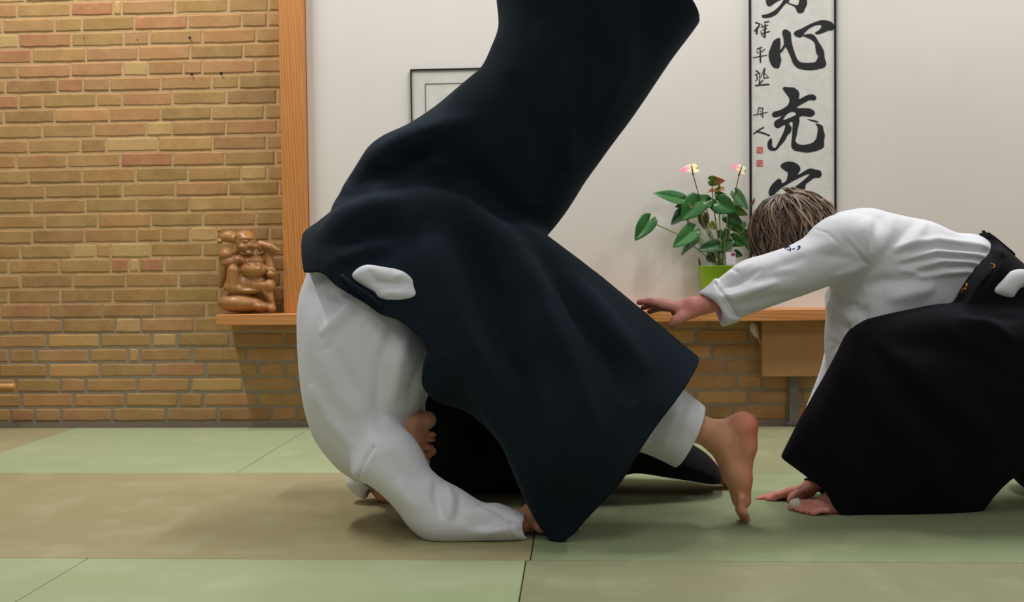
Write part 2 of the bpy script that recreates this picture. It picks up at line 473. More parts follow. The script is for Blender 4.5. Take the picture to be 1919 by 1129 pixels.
def make(name, fld, mat, parent=None, lst=(), noise=(), smooth_it=3, tint=None, base=(206, 150, 122), ground=True):
    V, Q = fld.mesh(); V = relax(V, Q, smooth_it)
    if lst or noise: V = folds(V, Q, lst, noise)
    if ground: V[:, 2] = np.maximum(V[:, 2], .0008)
    me = bpy.data.meshes.new(name)
    me.vertices.add(len(V)); me.vertices.foreach_set('co', V.astype(np.float32).ravel())
    me.loops.add(Q.size); me.loops.foreach_set('vertex_index', Q.astype(np.int32).ravel())
    me.polygons.add(len(Q)); me.polygons.foreach_set('loop_start', np.arange(0, Q.size, 4, dtype=np.int32))
    try: me.polygons.foreach_set('loop_total', np.full(len(Q), 4, np.int32))
    except Exception: pass
    me.update(calc_edges=True); me.validate()
    if tint is not None:
        c = np.tile(np.array(s2l(base)), (len(V), 1))
        for p, r, col, w in tint:
            f = w * np.exp(-((V - np.array(p)) ** 2).sum(1) / r ** 2); c = c * (1 - f[:, None]) + np.array(s2l(col)) * f[:, None]
        ca = me.color_attributes.new('Col', 'FLOAT_COLOR', 'POINT')
        ca.data.foreach_set('color', np.concatenate([c, np.ones((len(V), 1))], 1).astype(np.float32).ravel())
    o = link(name, me, mat, None, True)
    if parent is not None: o.parent = parent
    return o
# ================================================================== THE SETTING
SHELF_F = 4.28; BOARD_F = 4.43
sh_bot = P(410, 610.6, SHELF_F)[2]; sh_top = P(410, 590, SHELF_F)[2]
sh_x0 = P(405, 600, SHELF_F)[0]
# --- brick wall: every brick of the visible left part laid as in the photo, the rest in the same bond
BC = {'R': (180, 122, 84), 'P': (184, 138, 92), 'T': (182, 140, 88), 'O': (172, 135, 82), 'Y': (206, 168, 112), 'B': (166, 126, 82), 'G': (160, 130, 74), 'L': (200, 156, 96)}
rows = [  # (photo y of the course centre at x=150, scale of the joint list, joints, colours)
 (-2, 2.8217, [90, 375, 600, 645, 925, 1210, 1420], 'TTRYPOTO'),
 (27.6, 2.8217, [15, 290, 435, 712, 993, 1280, 1415], 'TPTORPOT'),
 (55, 2.8217, [100, 378, 655, 790, 1072, 1355], 'YROPTTO'),
 (83, 2.8217, [170, 455, 733, 1008, 1288], 'RTPPOO'),
 (113, 2.8217, [95, 375, 650, 785, 970, 1070, 1350], 'TPPYOTPP'),
 (143, 2.8217, [30, 305, 440, 580, 850, 1120, 1265], 'TBRPPTOB'),
 (171, 2.8217, [228, 510, 645, 915, 1200], 'TOTPOB'),
 (199, 2.8217, [22, 290, 578, 850, 1120, 1400], 'TBLTOTT'),
 (229, 2.8217, [225, 497, 775, 912, 1195, 1470], 'TTPYTPB'),
 (258, 2.8217, [152, 428, 562, 840, 1125, 1410], 'PTBYLBP'),
 (288, 2.8217, [88, 358, 640, 915, 1190], 'TPTRTO'),
 (316, 2.8217, [155, 435, 718, 995, 1275, 1415], 'TOOGTYT'),
 (344, 2.8217, [240, 520, 650, 930, 1210], 'OOGOTG'),
 (375, 2.8217, [170, 455, 725, 1003, 1285], 'OOOOLT'),
 (404, 3.5537, [300, 655, 1010, 1355, 1705], 'OTTOOO'),
 (431, 3.5537, [215, 565, 915, 1075, 1265, 1445, 1795], 'TBOOOYBO'),
 (460, 3.5537, [140, 480, 640, 740, 1005, 1350, 1700], 'OTYPYOOT'),
 (489, 3.5537, [60, 400, 740, 860, 930, 1095, 1450, 1800], 'TTTRYROOB'),
 (518, 3.5537, [140, 490, 840, 1190, 1540], 'TBTOBB'),
 (547, 3.5537, [60, 405, 755, 1110, 1460], 'OBBOOB'),
 (576, 3.5537, [330, 685, 1030, 1375, 1720], 'RBBBOB'),
 (605, 3.5537, [75, 420, 770, 940, 1295, 1640], 'TOBYPOB'),
 (634, 2.8217, [250, 530, 805, 940, 1220, 1500], 'TLOYOTB'),
 (663, 2.8217, [50, 190, 475, 680, 740, 1020, 1305], 'BBPTLOOT'),
 (691, 2.8217, [255, 530, 815, 1090, 1370, 1510], 'OLTPOTT'),
 (720, 2.8217, [85, 320, 455, 730, 1010, 1290, 1570], 'TOPTPLTB'),
 (748, 2.8217, [115, 390, 665, 945, 1080, 1360], 'TPPTOPT'),
 (778, 2.8217, [185, 325, 595, 880, 1155, 1440], 'BPPTPBP')]
COURSE = .0642
wb = MB(); XL, XR = -4.6, 4.0
rr = random.Random(5)
def brick(x0, x1, z0, z1, col):
    j = lambda a: rr.uniform(-a, a)
    y = WALL_Y - .0035 + j(.0012); b = .006; g = .0036 if z0 > .38 else .0055
    x0 += g + j(.0012); x1 -= g + j(.0012); z0 += g + j(.0012); z1 -= g + j(.0012)
    if x1 - x0 < .02: return
    n = max(2, int((x1 - x0) / .035)); V = []; F = []
    c = tuple(v * (1 + j(.06)) for v in s2l(col))
    top = [j(.0012) for _ in range(n + 1)]; bo = [j(.0014) for _ in range(n + 1)]
    for i in range(n + 1):
        x = x0 + (x1 - x0) * i / n; e = b if i in (0, n) else 0; s = 1 if i == 0 else (-1 if i == n else 0)
        V += [(x, WALL_Y + .004, z0 + bo[i] + e * .6), (x + s * .0, y + .003, z0 + bo[i] + e * .5), (x + s * b, y, z0 + bo[i] + b),
              (x + s * b, y, z1 + top[i] - b), (x, y + .003, z1 + top[i] - e * .5), (x, WALL_Y + .004, z1 + top[i] - e * .6)]
    for i in range(n):
        for k in range(5): a = i * 6 + k; F.append((a, a + 6, a + 7, a + 1))
    F += [tuple(range(6)), tuple(n * 6 + k for k in range(5, -1, -1))]
    wb.add(V, F, c)
pal = 'TTTOOPPBLTOTPYBOR'
zc0 = P(150, 778, WALL_Y)[2]
nrow = len(rows)
for k in range(-1, nrow + 10):          # k counts courses upward from the floor
    zc = zc0 + COURSE * k
    ri = nrow - 1 - k
    xs = []; cols = ''
    if k >= 0 and ri >= 0:
        y, sc, jx, cc = rows[ri]
        xs = [P(v / sc, y, WALL_Y)[0] for v in jx]; cols = cc
    else:
        xs = [-2.3 + rr.uniform(-.1, .1)]; cols = rr.choice(pal) + rr.choice(pal)
    if k < 0: continue
    # continue the bond right and left
    while xs[-1] < XR: xs.append(xs[-1] + (.107 if rr.random() < .22 else .218)); cols += rr.choice(pal)
    while xs[0] > XL: xs.insert(0, xs[0] - (.107 if rr.random() < .22 else .218)); cols = rr.choice(pal) + cols
    xs = [xs[0] - .2] + xs
    for i in range(len(xs) - 1):
        brick(max(XL, xs[i]), min(XR, xs[i + 1]), zc - COURSE / 2, zc + COURSE / 2, BC[cols[i] if i < len(cols) else 'T'])
    wtop = zc + COURSE / 2
nb = len(wb.F)
wb.add([(XL, WALL_Y, -.06), (XR, WALL_Y, -.06), (XR, WALL_Y, wtop), (XL, WALL_Y, wtop)], [(0, 1, 2, 3)], (.4, .3, .2))
wb.box((XL, WALL_Y + .001, -.06), (XR, WALL_Y + .14, wtop), (.4, .3, .2))
nm = len(wb.F)
for (hx, hy, r) in [(356, 71, .006), (360, 139.5, .006), (415, 138, .007), (258, 75, .003), (158, 72, .003)]:
    c = P(hx, hy, WALL_Y - .011)
    wb.add([(c[0] + r * math.cos(t * math.pi / 5), c[1], c[2] + r * 1.1 * math.sin(t * math.pi / 5)) for t in range(10)], [tuple(range(10))[::-1]], (0, 0, 0))
wall = wb.build('wall_back', [M['brick'], M['mortar'], M['dark']]); struct(wall)
mi = [0] * nb + [1] * (nm - nb) + [2] * (len(wb.F) - nm)
wall.data.polygons.foreach_set('material_index', mi)

# --- sub floor and the mats
fl = MB().box((XL, .4, -.1), (XR, WALL_Y, -.042)).build('floor', M['floorb']); struct(fl)
R0, R1, R2, R3 = 4.415, 3.425, 2.400, 1.40
def mat(x0, x1, y0, y1, m, label):
    g = .0012
    o = MB().box((x0 + g, y0 + g, -.04), (x1 - g, y1 - g, 0)).build('judo_mat', M[m], None, False, .0025)
    tag(o, label, 'mat', 'mats covering the floor')
mat(-4.1, -2.14, R1, R0, 'mat_olive', 'olive floor mat in the left corner against the brick wall')
mat(-2.14, -1.12, R1, R0, 'mat_green', 'pale green mat against the wall between the olive corner mat and the shelf end')
mat(-1.12, -.12, R1, R0, 'mat_green', 'pale green mat against the wall, partly hidden behind the tumbling person')
mat(-.12, .88, R1, R0, 'mat_grey', 'olive grey mat against the wall below the cardboard panel')
mat(.88, 2.88, R1, R0, 'mat_grey', 'olive grey mat against the wall behind the crouching person at the right')
mat(-2.2, -.11, R2, R1, 'mat_olive', 'long tan olive mat in the middle row, under the arm of the tumbling person')
mat(-4.2, -2.2, R2, R1, 'mat_olive', 'tan olive mat in the middle row at the far left edge')
mat(-.11, 1.89, R2, R1, 'mat_deep', 'long green mat in the middle row under the bare feet and hands')
mat(-2.15, -1.14, R3, R2, 'mat_green', 'pale green mat in the front row, bottom left corner of the photo')
mat(-1.14, -.12, R3, R2, 'mat_green', 'pale green mat in the front row, centre left, with a seam at both ends')
mat(-.12, .98, R3, R2, 'mat_grey', 'grey olive mat in the front row at the bottom right')
mat(.98, 2.1, R3, R2, 'mat_grey', 'grey olive mat in the front row, only its edge in the bottom right corner')

# --- white board, upright post, shelf
px0 = P(524, 100, 4.39)[0]; px1 = P(569, 100, 4.39)[0]
zt = 2.35
wp = MB().box((px1 + .002, BOARD_F, sh_top), (3.2, WALL_Y - .012, zt)).build('wall_panel_white', M['board'], None, False, .001); struct(wp)
wp.name = 'wall_panel'
post = MB().box((px0, 4.385, sh_top), (px1, WALL_Y - .012, zt)).build('wooden_post', M['post'], None, False, .003)
tag(post, 'orange-brown wooden post between the brick wall and the white board', 'post')
shelf = MB().box((sh_x0, SHELF_F, sh_bot), (3.2, WALL_Y - .011, sh_top)).build('wall_shelf', M['shelf'], None, False, .003)
tag(shelf, 'long thick wooden shelf on the wall carrying the carved figure and the potted plant', 'shelf')

# --- small picture half hidden by the tumbling person
pf = empty('picture_frame', P(885, 300, BOARD_F)); tag(pf, 'thin black picture frame with a white mount, half hidden by the tumbling person', 'picture')
a = P(770, 131, BOARD_F); b = P(1000, 400, BOARD_F)
x0, x1, z1, z0 = a[0], b[0], a[2], b[2]; t = .006; yf = BOARD_F - .014
f = MB(); f.box((x0, yf, z0), (x0 + t, BOARD_F - .001, z1)); f.box((x1 - t, yf, z0), (x1, BOARD_F - .001, z1))
f.box((x0 + t, yf, z1 - t), (x1 - t, BOARD_F - .001, z1)); f.box((x0 + t, yf, z0), (x1 - t, BOARD_F - .001, z0 + t))
f.build('frame', M['frame'], pf)
MB().box((x0 + t, yf + .006, z0 + t), (x1 - t, BOARD_F - .002, z1 - t)).build('mount', M['paper'], pf)
i0 = P(797, 157, yf + .005); q = MB(); s_ = .0016; xa, za = i0[0], i0[2]; xb, zb = x1 - (xa - x0), z0 + (z1 - za)
q.box((xa, yf + .004, zb), (xa + s_, yf + .0055, za)); q.box((xb - s_, yf + .004, zb), (xb, yf + .0055, za))
q.box((xa + s_, yf + .004, za - s_), (xb - s_, yf + .0055, za)); q.box((xa + s_, yf + .004, zb), (xb - s_, yf + .0055, zb + s_))
q.build('mount_line', M['frame'], pf)

# --- calligraphy panel
SY = BOARD_F - .016
a = P(1403.5, 0, SY); b = P(1568.5, 480, SY); x0, x1 = P(1405, 200, SY)[0], P(1568, 200, SY)[0]; z0 = P(1568.5, 500, SY)[2]; z1 = 1.98
cp = empty('calligraphy_panel', ((x0 + x1) / 2, SY, z0)); tag(cp, 'tall white calligraphy panel in a thin black frame behind the plant', 'calligraphy')
t = .0085; f = MB()
f.box((x0, SY, z0), (x0 + t, BOARD_F - .001, z1)); f.box((x1 - t, SY, z0), (x1, BOARD_F - .001, z1))
f.box((x0 + t, SY, z1 - t), (x1 - t, BOARD_F - .001, z1)); f.box((x0 + t, SY, z0), (x1 - t, BOARD_F - .001, z0 + t)); f.build('frame', M['frame'], cp)
PY = SY + .005
MB().box((x0 + t, PY, z0 + t), (x1 - t, BOARD_F - .002, z1 - t)).build('paper', M['paper'], cp)
inkn = [0]
def ink(name, polys, org, sc, mat='ink', parent=cp, lift=0):
    """each polygon: outer outline, optionally followed by a hole"""
    m = MB()
    for pg in polys:
        inkn[0] += 1; y = PY - .0006 - lift - .00003 * (inkn[0] % 12)
        loops = pg if isinstance(pg[0], list) else [pg]
        loops = [curve2d([(org[0] + u / sc, org[1] + v / sc) for u, v in lp], 4) if len(lp) > 4 else [(org[0] + u / sc, org[1] + v / sc) for u, v in lp] for lp in loops]
        P3 = [[Vector((*P(u, v, y)[[0, 2]], 0)) for u, v in lp] for lp in loops]
        flat = [v for lp in P3 for v in lp]
        tr = tessellate_polygon(P3)
        F = []
        for q in tr:
            A, B, C = (flat[i] for i in q)
            F.append(tuple(q) if (B - A).cross(C - A).z > 0 else tuple(q)[::-1])
        m.add([(v.x, y, v.y) for v in flat], F)
    return m.build(name, M[mat], parent)
def stroke(pts, w):
    """brush stroke outline with tapered ends"""
    L = []; Rr = []; n = len(pts)
    for i, p in enumerate(pts):
        p = np.array(p, float); d = np.array(pts[min(i + 1, n - 1)], float) - np.array(pts[max(i - 1, 0)], float); d /= np.linalg.norm(d) + 1e-9
        nn = np.array([-d[1], d[0]]); ww = w * 1.4 * (.5 if 0 < i < n - 1 else .40) if w > 8 else w * .5
        e = d * w * .25 * (-1 if i == 0 else (1 if i == n - 1 else 0))
        L.append(tuple(p + nn * ww + e)); Rr.append(tuple(p - nn * ww + e))
    return L + Rr[::-1]
O4 = (1395, 0); S4 = 10.26
ink('ink_character', [
 [(430, -60), (420, 40), (440, 100), (500, 125), (550, 90), (640, 30), (720, -10), (760, -60)],
 [(780, -30), (720, 60), (640, 150), (560, 215), (440, 270), (340, 290), (345, 330), (400, 350), (520, 330), (620, 280), (700, 190), (780, 90), (860, 30), (880, -60)],
 [(830, 20), (860, 50), (940, 80), (1030, 95), (1060, 0), (1060, -60), (1190, -60), (1212, 60), (1200, 110), (1170, 170), (1135, 240), (1050, 255), (1010, 210), (985, 150), (930, 110), (840, 70)],
 [(430, -70), (420, -420), (520, -430), (560, -60)], [(1190, -50), (1200, -430), (1090, -430), (1060, -50)], [(450, -440), (800, -520), (1190, -440), (1190, -360), (800, -420), (470, -360)],
 [(540, -250), (1080, -260), (1080, -200), (540, -190)]], O4, S4)
ink('ink_character', [
 [(690, 730), (640, 735), (560, 790), (520, 890), (480, 990), (470, 1080), (490, 1180), (530, 1260), (570, 1300), (640, 1318), (680, 1290), (700, 1220), (715, 1150), (700, 1080), (690, 1000), (700, 850)],
 [(780, 820), (800, 870), (760, 960), (715, 1010), (660, 1060), (640, 1050), (690, 970), (740, 900)],
 [(800, 565), (740, 590), (735, 660), (755, 740), (770, 850), (830, 960), (890, 1090), (930, 1200), (980, 1270), (1050, 1320), (1180, 1345), (1300, 1350), (1450, 1325), (1550, 1290), (1580, 1210), (1550, 1120), (1540, 1000), (1500, 910), (1430, 800), (1370, 700), (1310, 655), (1210, 655), (1130, 690), (1250, 740), (1350, 820), (1370, 930), (1390, 1030), (1420, 1080), (1400, 1140), (1370, 1190), (1280, 1205), (1150, 1205), (1060, 1180), (1010, 1110), (970, 1000), (930, 870), (905, 720), (890, 620)],
 [(1500, 385), (1400, 410), (1250, 470), (1100, 550), (1000, 590), (955, 635), (980, 690), (1060, 720), (1120, 700), (1160, 640), (1250, 550), (1370, 490), (1470, 480), (1480, 530), (1420, 590), (1360, 630), (1400, 660), (1500, 640), (1620, 590), (1700, 580), (1730, 520), (1700, 440), (1620, 400)]], O4, S4)
ink('ink_character', [[
 [(480, 110), (500, 85), (560, 90), (620, 95), (670, 130), (690, 180), (685, 235), (780, 190), (850, 178), (890, 200), (898, 235), (870, 255), (820, 250), (740, 290), (655, 345), (740, 350), (820, 355), (870, 385), (880, 425), (830, 460), (740, 450), (690, 465), (690, 520), (670, 600), (655, 690), (640, 760), (680, 800), (760, 805), (840, 785), (890, 740), (905, 690), (915, 600), (890, 545), (920, 545), (975, 570), (990, 630), (1005, 690), (995, 760), (995, 830), (960, 860), (880, 890), (780, 905), (680, 890), (620, 875), (590, 840), (585, 800), (595, 700), (600, 600), (600, 525), (560, 540), (590, 590), (580, 650), (540, 690), (510, 750), (450, 820), (400, 875), (340, 880), (300, 860), (288, 800), (305, 750), (340, 725), (350, 770), (350, 820), (385, 845), (420, 790), (470, 690), (500, 620), (505, 560), (430, 600), (390, 590), (370, 550), (385, 510), (440, 475), (460, 450), (400, 465), (360, 460), (345, 430), (370, 395), (430, 380), (500, 345), (550, 300), (560, 230), (520, 170)],
 [(490, 495), (520, 440), (570, 405), (620, 400), (645, 430), (590, 460), (540, 480)]],
 [(780, 485), (850, 495), (925, 515), (920, 530), (860, 520)]], (1395, 150), 6.64)
ink('ink_character', [
 [(700, 210), (740, 165), (820, 135), (920, 135), (1010, 170), (1070, 230), (1080, 300), (1030, 385), (1120, 340), (1200, 290), (1280, 265), (1370, 285), (1450, 300), (1490, 350), (1480, 420), (1430, 450), (1350, 450), (1280, 500), (1190, 570), (1170, 660), (1080, 690), (1030, 720), (940, 690), (800, 640), (830, 625), (920, 650), (1000, 600), (1120, 510), (1210, 430), (1260, 380), (1200, 385), (1080, 440), (940, 510), (820, 580), (720, 640), (620, 730), (560, 790), (500, 800), (470, 740), (490, 650), (540, 570), (620, 490), (680, 460), (715, 490), (730, 545), (800, 510), (830, 430), (840, 350), (790, 310), (720, 260)], [(560, 850), (900, 790), (1400, 790), (1400, 860), (900, 870), (580, 920)], [(600, 1010), (900, 960), (1350, 960), (1350, 1030), (900, 1040), (620, 1080)], [(480, 1190), (900, 1130), (1500, 1130), (1500, 1210), (900, 1220), (500, 1270)],
 [(920, 700), (1010, 700), (1020, 1150), (900, 1350), (640, 1560), (560, 1540), (800, 1330), (920, 1130)], [(990, 1180), (1080, 1180), (1200, 1380), (1460, 1520), (1380, 1580), (1120, 1450)]], (1395, 290), S4)
ink('ink_signature', [stroke(*s) for s in [([(220, 435), (300, 460)], 26), ([(300, 480), (250, 550), (200, 595)], 22), ([(250, 530), (240, 650)], 34), ([(390, 430), (480, 410)], 22), ([(330, 460), (360, 520)], 18), ([(330, 530), (460, 485)], 18), ([(350, 585), (440, 545)], 16), ([(405, 470), (400, 600), (395, 720)], 26), ([(320, 600), (340, 670), (395, 720)], 14), ([(350, 645), (490, 605)], 22)]], O4, S4)
ink('ink_signature', [stroke(*s) for s in [([(250, 945), (340, 910)], 26), ([(240, 990), (275, 1020)], 18), ([(400, 940), (340, 1000)], 18), ([(175, 1110), (440, 1060)], 18), ([(310, 960), (312, 1080), (314, 1200)], 22)]], O4, S4)
ink('ink_signature', [stroke(*s) for s in [([(230, 330), (285, 375)], 24), ([(200, 410), (300, 385)], 12), ([(240, 400), (255, 500)], 24), ([(305, 380), (290, 470)], 16), ([(265, 500), (215, 530)], 14), ([(385, 290), (340, 420), (300, 480)], 12), ([(400, 290), (385, 380), (378, 480)], 17), ([(375, 482), (470, 465)], 18), ([(470, 460), (400, 390)], 12), ([(300, 500), (290, 600)], 22), ([(360, 520), (300, 580)], 22), ([(215, 620), (480, 595)], 26)]], (1395, 100), S4)
ink('ink_signature', [stroke(*s) for s in [([(180, 345), (240, 352)], 12), ([(182, 350), (165, 430)], 10), ([(228, 350), (232, 470)], 13), ([(115, 440), (290, 402)], 11), ([(200, 380), (207, 402)], 9), ([(195, 425), (235, 465)], 8)]], (1395, 150), 6.64)
ink('ink_signature', [stroke(*s) for s in [([(245, 590), (180, 625), (120, 670)], 13), ([(150, 640), (240, 662), (315, 692)], 15)]], (1395, 150), 6.64)
for (u0, v0) in ((155, 833), (153, 997)):
    sq = ink('red_seal', [[(u0, v0), (u0 + 77, v0), (u0 + 77, v0 + 80), (u0, v0 + 80)]], (1395, 150), 6.64, 'seal')
    ink('seal_lines', [stroke([(u0 + a_, v0 + b_), (u0 + c_, v0 + d_)], 7) for a_, b_, c_, d_ in ((12, 14, 12, 68), (26, 12, 26, 50), (40, 20, 66, 20), (40, 36, 66, 36), (22, 62, 60, 62), (52, 44, 52, 70), (66, 44, 66, 66))], (1395, 150), 6.64, 'seal_light', sq, .0006)

# --- under the shelf: cardboard panel, grey pipe, plug on a cable
cY = 4.36
a = P(1429, 604, cY); b = P(1545, 706, cY)
bx = MB().box((a[0], cY, b[2]), (b[0], WALL_Y - .012, sh_bot - .001)).build('cardboard_box', M['card'], None, False, .003)
tag(bx, 'plain brown cardboard box fixed under the shelf below the plant', 'box')
a = P(1480, 700, 4.42); b = P(1499, 790, 4.42)
pp = MB(); pp.box((a[0], 4.425, .0), (b[0], WALL_Y - .012, P(1490, 706, cY)[2] - .002)); pp.box((a[0] - .015, 4.43, 0), (b[0] + .015, WALL_Y - .012, .012))
tag(pp.build('metal_duct', M['pipe'], None, False, .002), 'grey metal duct running from the floor up to the cardboard box', 'duct')
pl = empty('cable_plug', P(1416, 625, 4.40)); tag(pl, 'off-white plug on a thin cable hanging under the shelf beside the cardboard box', 'plug')
MB().tube([P(1411, 605, 4.4), P(1412, 609, 4.4), P(1414, 618, 4.4), P(1418, 628, 4.4), P(1422, 634, 4.4)], [.006, .014, .0175, .013, .005], 14).build('plug', M['plastic'], pl, True)
MB().tube([P(1410, 601, 4.41), P(1411, 607, 4.4)], .003, 8).build('cable', M['plastic'], pl, True)
MB().tube([P(1421, 633, 4.4), P(1425, 643, 4.4), P(1430, 650, 4.41)], .002, 8).build('cable', M['plastic'], pl, True)
# --- wooden rod end by the wall at the far left, held by a wall bracket outside the frame
a = P(28, 726, 4.38); rz = a[2]
rod = empty('wooden_rod', a); tag(rod, 'end of a light wooden rod held beside the brick wall at the far left', 'rod')
MB().tube([(a[0] - .95, 4.38, rz - .004), (a[0] - .02, 4.38, rz), (a[0] - .001, 4.38, rz), (a[0], 4.38, rz)], [.0135, .0155, .0155, .0135], 20).build('shaft', M['rod'], rod, True)
MB().box((a[0] - .62, 4.364, rz - .022), (a[0] - .57, WALL_Y - .012, rz + .022)).box((a[0] - .62, 4.40, 0), (a[0] - .57, WALL_Y - .012, rz - .022)).build('bracket', M['rod'], rod)
# ================================================================== PEOPLE
from mathutils.bvhtree import BVHTree
def bvh(o):
    me = o.data; return BVHTree.FromPolygons([tuple(v.co) for v in me.vertices], [tuple(p.vertices) for p in me.polygons])
def surf(b, px, py, lift=.0015):
    r = Vector(ray(px, py)).normalized(); h = b.ray_cast(Vector((0, 0, C_H)), r, 8)
    if h[0] is None: return None
    return np.array(h[0] - r * lift)
def ribbon(name, b, lines, mat, parent, lift=.001, seg=6):
    m = MB()
    for pts, w in lines:
        pp = []
        for (x0, y0), (x1, y1) in zip(pts[:-1], pts[1:]):
            for k in range(4): pp.append((x0 + (x1 - x0) * k / 4, y0 + (y1 - y0) * k / 4))
        pp.append(pts[-1]); q = [surf(b, *p, lift) for p in pp]; q = [v for v in q if v is not None]
        if len(q) > 1: m.tube(q, [w * (.5 + .5 * math.sin(math.pi * min(.97, max(.03, i / (len(q) - 1))))) for i in range(len(q))], seg)
    return m.build(name, mat, parent, True) if m.V else None
def nrm(v): v = np.array(v, float); return v / np.linalg.norm(v)
def head(f, c, F, U, tint, k=.012):
    """F = where the face looks, U = towards the crown"""
    c = np.array(c, float); F = nrm(F); U = np.array(U, float); U = nrm(U - F * U.dot(F)); S = np.cross(F, U)
    A = [S, F, U]; at = lambda s, ff, u: c + S * s + F * ff + U * u
    f.ell(at(0, -.012, .012), (.076, .094, .09), A, k)
    f.ell(at(0, .038, -.03), (.06, .056, .078), A, .02)
    for s in (-1, 1):
        f.cone(at(s * .054, -.005, -.055), at(s * .014, .068, -.103), .02, .019, .02)
        f.ell(at(s * .042, .06, -.03), (.024, .022, .022), A, .015)
    f.ell(at(0, .078, -.102), (.02, .016, .016), A, .012)
    f.cone(at(-.036, .078, .026), at(.036, .078, .026), .012, .012, .014)
    f.cone(at(0, .09, .008), at(0, .112, -.03), .008, .011, .008)
    for s in (-1, 1):
        f.ell(at(s * .013, .1, -.036), (.008, .01, .008), A, .006)
        f.ell(at(s * .031, .1, .006), (.014, .012, .009), A, .008, 'sub')
        f.ell(at(s * .031, .082, .006), (.0125, .0125, .0125), A, .002)
        f.ell(at(s * .076, -.006, -.012), (.009, .018, .031), A, .006)
        f.ell(at(s * .083, -.002, -.008), (.006, .010, .018), A, .003, 'sub')
        tint.append((at(s * .031, .094, .006), .009, (60, 45, 40), .9)); tint.append((at(s * .08, -.006, -.01), .025, (196, 110, 96), .5))
    f.ell(at(0, .098, -.058), (.023, .012, .006), A, .004); f.ell(at(0, .096, -.071), (.019, .012, .007), A, .004)
    f.ell(at(0, .115, -.0645), (.022, .012, .0022), A, .002, 'sub')
    tint += [(at(0, .105, -.065), .018, (176, 70, 66), .75), (at(0, .12, -.032), .018, (190, 84, 72), .6)]
    return at

# ------------------------------------------------------------------ A: the tumbling person
def W(px, py, Y, r=None): return (P(px, py, Y), r) if r is not None else P(px, py, Y)
tA = []
def build_A_body(f):
    f.chain([W(730, 450, 2.89, .085), W(690, 560, 2.82, .085), W(690, 700, 2.79, .10), W(712, 800, 2.79, .075)], .03, flat=((0, 1, 0), 1.25))
    f.chain([W(708, 812, 2.69, .048), W(735, 885, 2.62, .045), W(812, 968, 2.60, .038), W(900, 985, 2.61, .034), W(978, 978, 2.64, .027)], .02)
    f.chain([W(708, 812, 2.89, .048), W(700, 860, 2.96, .032), W(684, 888, 3.0, .024), W(700, 908, 3.02, .020)], .02)
    f.chain([W(715, 800, 2.79, .055), W(728, 830, 2.79, .052)], .02)
    # planted hand, fingers hidden behind the hem
    f.chain([W(978, 978, 2.64, .026), W(1002, 962, 2.66, .028), W(1028, 966, 2.67, .024)], .015, flat=((0, 1, 0), 1.2))
    for i, (yy, L) in enumerate(((2.645, 1), (2.665, 1.1), (2.685, 1.05), (2.705, .85))):
        f.chain([W(1020, 968, yy, .0125), W(1045, 972, yy, .010), W(1045 + 22 * L, 984, yy, .009), W(1045 + 36 * L, 990, yy, .0075)], .006)
    f.chain([W(998, 975, 2.64, .014), W(1012, 990, 2.625, .0115), W(1024, 994, 2.62, .009)], .008)
    # far hand
    f.chain([W(700, 908, 3.02, .02), W(716, 928, 3.01, .016), W(725, 934, 3.0, .014)], .012, flat=((0, 1, 0), 1.5))
    for i in range(4):
        yy = 2.985 + .02 * i
        f.chain([W(722, 933, yy, .0095), W(731, 938 - i, yy, .0085), W(738 + i, 943 - 2.5 * i, yy, .0075)], .006)
    f.chain([W(712, 925, 3.05, .011), W(724, 930, 3.07, .009), W(733, 931, 3.08, .0075)], .006)
    # leg that has just pushed off, foot on its toes
    f.chain([W(760, 450, 2.88, .08), W(985, 640, 2.79, .060)], .03)
    f.chain([W(985, 640, 2.79, .060), W(1120, 710, 2.755, .060), W(1290, 796, 2.75, .037), W(1345, 818, 2.75, .036)], .02)
    f.chain([W(1345, 818, 2.75, .036), W(1392, 800, 2.75, .034)], .02)
    f.chain([W(1394, 800, 2.75, .033), W(1396, 835, 2.75, .028), W(1391, 900, 2.74, .022), W(1392, 938, 2.745, .021)], .02, flat=((0, 1, 0), 1.25))
    f.chain([W(1352, 830, 2.75, .034), W(1374, 885, 2.75, .026), W(1386, 935, 2.755, .017)], .02, flat=((0, 1, 0), 1.5))
    for i, (yy, r, e) in enumerate(((2.708, .0085, 962), (2.725, .009, 966), (2.742, .0095, 969), (2.760, .010, 972), (2.786, .0135, 973))):
        f.chain([W(1389, 935, yy, r + .002), W(1389, 955, yy, r), W(1397, e, yy, r)], .007)
    tA.extend([(P(1415, 800, 2.74), .045, (224, 96, 80), .9), (P(1412, 850, 2.74), .04, (220, 110, 92), .6), (P(1410, 905, 2.74), .04, (216, 98, 80), .7), (P(1400, 965, 2.74), .03, (190, 92, 70), .7), (P(1000, 990, 2.64), .04, (170, 100, 90), .5)])
    # raised leg
    f.chain([W(780, 400, 2.95, .08), W(1030, 120, 2.95, .062), W(1085, 0, 2.95, .060), W(1150, -190, 2.95, .037)], .025)
    f.chain([W(1150, -190, 2.95, .037), W(1160, -235, 2.95, .034), W(1120, -250, 2.95, .03)], .02)
    f.chain([W(1165, -225, 2.95, .033), W(1200, -260, 2.95, .026), W(1240, -285, 2.95, .02)], .02, flat=((0, 1, 0), 1.5))
    for i in range(5): f.chain([W(1235, -283, 2.91 + .018 * i, .011), W(1258, -296, 2.91 + .018 * i, .009)], .006)
    ang = math.radians(20)
    Fd = np.array([math.cos(ang), -.12, -math.sin(ang)]); Ud = np.array([-math.sin(ang), 0, -math.cos(ang)])
    head(f, P(731, 838, 2.77), Fd, Ud, tA)
fb = Field([-.70, 2.52, -.012], [.60, 3.14, 1.80], .0034)
build_A_body(fb)
A = make('person', fb, M['skin'], None, smooth_it=1, tint=tA, base=(214, 160, 124)); del fb
